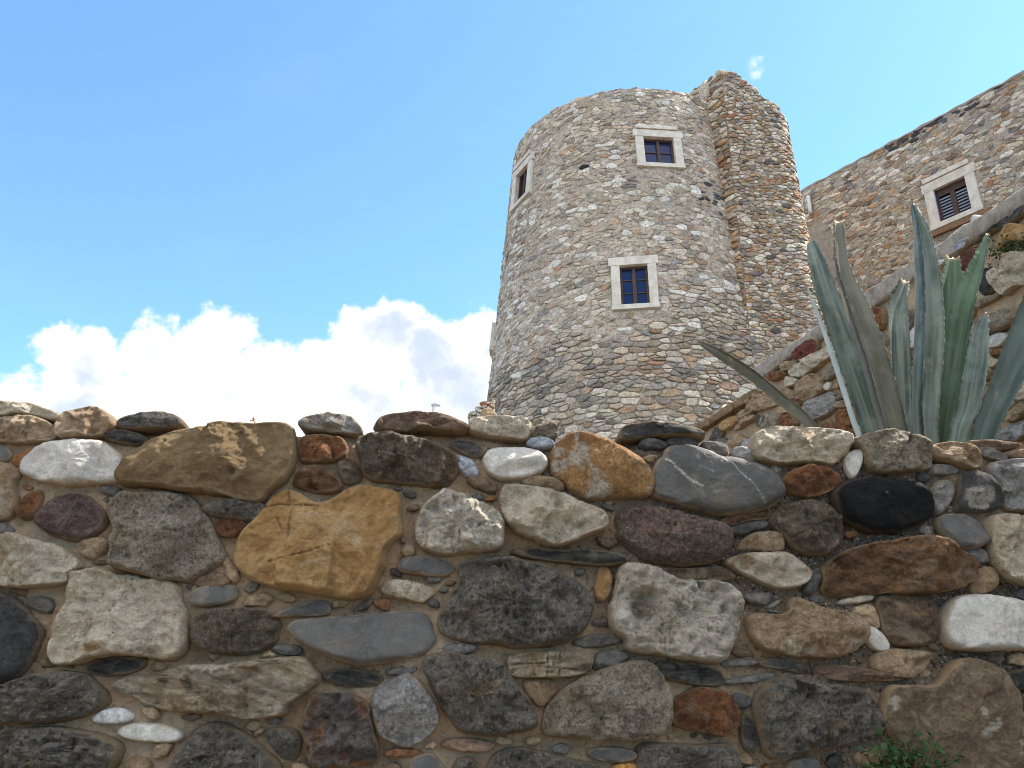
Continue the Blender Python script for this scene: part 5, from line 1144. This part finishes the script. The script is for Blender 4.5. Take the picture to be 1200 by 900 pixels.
leaf([(1258, 255, 6), (1230, 330, 30), (1205, 400, 36), (1180, 456, 31), (1153, 520, 25)], [2.84, 2.82, 2.8, 2.8, 2.8], (-.45, -.75, .5), ML_dark, 10, chan=.5, cut=False)
V, F, T = tube([AG + np.array([0, 0, -.06]), AG + np.array([0, 0, .05]), AG + np.array([0, 0, .16])], [.15, .17, .06], 16)
link('stem', new_mesh('agave_stem', V - AG, [F, T], [ML_pale]), ag)

# ------------------------------------------------------------------ small plants, twig, vent pipe
M_weed = plain('weed_green', (.035, .08, .022), (.022, .054, .015), .6, 40, .1)
M_stem = plain('weed_stem', (.07, .09, .03), (.06, .05, .025), .8, 40, .1)
M_dry = plain('dry_twig', (.36, .27, .17), (.24, .17, .1), .9, 40, .2)
def leaf_blade(c, d, nrm, L_, w):
    d = d / np.linalg.norm(d); s_ = np.cross(d, nrm); s_ /= np.linalg.norm(s_); nn = np.cross(s_, d)
    pr = [(0, .08), (.2, .62), (.45, 1.0), (.7, .78), (.9, .35), (1, .02)]; V = []
    for t, k in pr:
        m_ = c + d * (L_ * t) + nn * (-.18 * L_ * t * t); V += [m_ - s_ * (w * k) + nn * (w * .25 * k), m_, m_ + s_ * (w * k) + nn * (w * .25 * k)]
    F = [(3 * i + j, 3 * i + j + 1, 3 * i + j + 4, 3 * i + j + 3) for i in range(len(pr) - 1) for j in (0, 1)]
    return np.array(V), np.array(F)
def weed(name, label, roots, tips, pl, seed, Lr, per, spread):
    r = np.random.default_rng(seed); lv, stv = [], []; first = None
    for (rx, ry), (tx, ty, out) in zip(roots, tips):
        a = pl.px(rx, ry); b = pl.px(tx, ty); p0 = pl.xyz([a[0]], [a[1]], [.0])[0]; p1 = pl.xyz([b[0]], [b[1]], [out])[0]
        if first is None: first = p0
        mid = (p0 + p1) / 2 + pl.n * out * .5 + r.normal(0, .008, 3); P = cr_spline([p0, mid, p1], 8); V, F, T = tube(P, np.linspace(.0016, .0009, 8), 6); stv.append((V, F, T, np.zeros((len(V), 3))))
        for k in range(per):
            f = r.uniform(.25, 1.0); q = P[int(f * 7)]; d = (P[-1] - P[0]); d = d / np.linalg.norm(d) * .5 + r.normal(0, .6, 3) + pl.n * .35; L_ = r.uniform(*Lr); nr = pl.n * .6 + np.array([0, 0, .9]) + r.normal(0, .35, 3)
            V, F = leaf_blade(q + r.normal(0, spread, 3), d, nr, L_, L_ * r.uniform(.28, .4)); lv.append((V, F, None, np.zeros((len(V), 3))))
    root = thing(name, label, 'plant', tuple(first))
    V, Fs, _ = join(lv); link('foliage', new_mesh('foliage', V - first, Fs, [M_weed]), root)
    V, Fs, _ = join(stv); link('stem', new_mesh('weed_stems', V - first, Fs, [M_stem]), root)
rt, tpz = [], []
wr = np.random.default_rng(3)
for k in range(26):
    x = wr.uniform(988, 1112); y = 893 - 42 * max(0, 1 - abs(x - 1062) / 75) * wr.uniform(.4, 1) - (14 if x < 1020 else 0) * wr.random(); rt.append((1045 + (x - 1045) * .35 + wr.normal(0, 5), 912)); tpz.append((x, y, wr.uniform(.03, .10)))
for (x, y) in ((1008, 850), (996, 862), (1022, 858), (1036, 848), (1075, 852), (1082, 856)): rt.append((1035, 905)); tpz.append((x, y, .06))
weed('weed', 'small green leafy weed at the foot of the near wall', rt, tpz, FW, 4, (.010, .021), 7, .006)
rt, tpz = [], []
for k in range(26):
    x = wr.uniform(1160, 1206); y = 294 - (x - 1180) * .25 + wr.normal(0, 6); rt.append((x, y + 6)); tpz.append((x + wr.normal(0, 4), y + wr.normal(0, 5), wr.uniform(.03, .09)))
weed('creeping_plant', 'dark green creeping plant between stones of the slanting rubble wall', rt, tpz, LW, 9, (.012, .026), 10, .02)
tw = []
pA = FW.px(300, 503); P0 = FW.xyz([pA[0]], [pA[1]], [-.03])[0]
def tp3(x, y, h=-.03): q = FW.px(x, y); return FW.xyz([q[0]], [q[1]], [h])[0]
for P in ([(299, 500), (296, 492), (293, 486)], [(295.5, 491), (293.5, 488), (289.5, 489)], [(294, 488), (294.5, 484.5)]):
    V, F, T = tube([tp3(*p) for p in P], [.003, .0024, .0016][:len(P)], 6); tw.append((V, F, T, np.zeros((len(V), 3))))
V, Fs, _ = join(tw); o = link('twig', new_mesh('twig', V, Fs, [M_dry])); tag(o, 'tiny dry twig sticking up from the tan sandstone block', 'twig')
pc = W(511, 478, 14.0); pc = W(511, 472, 14.0); vp = thing('vent_pipe', 'pale capped vent pipe far behind the near wall left of the tower', 'pipe', (pc[0], pc[1], 3.5))
rr = 5.0 * mpp(511, 480, 14)
V, F, T = tube([(pc[0], pc[1], z) for z in (3.5, 5, 6, pc[2] - .06)], rr * .92, 18); child('pipe', new_mesh('pipe', V, [F, T], [M_pipe]), vp)
V, F, T = tube([(pc[0], pc[1], pc[2] + z) for z in (-.07, -.062, -.03, -.02)], [rr * 1.0, rr * 1.1, rr * 1.1, rr * .9], 18); child('cap', new_mesh('pipe_cap', V, [F, T], [M_pipe]), vp)
print('objects', len(sc.objects), 'verts', sum(len(o.data.vertices) for o in sc.objects if o.type == 'MESH'))
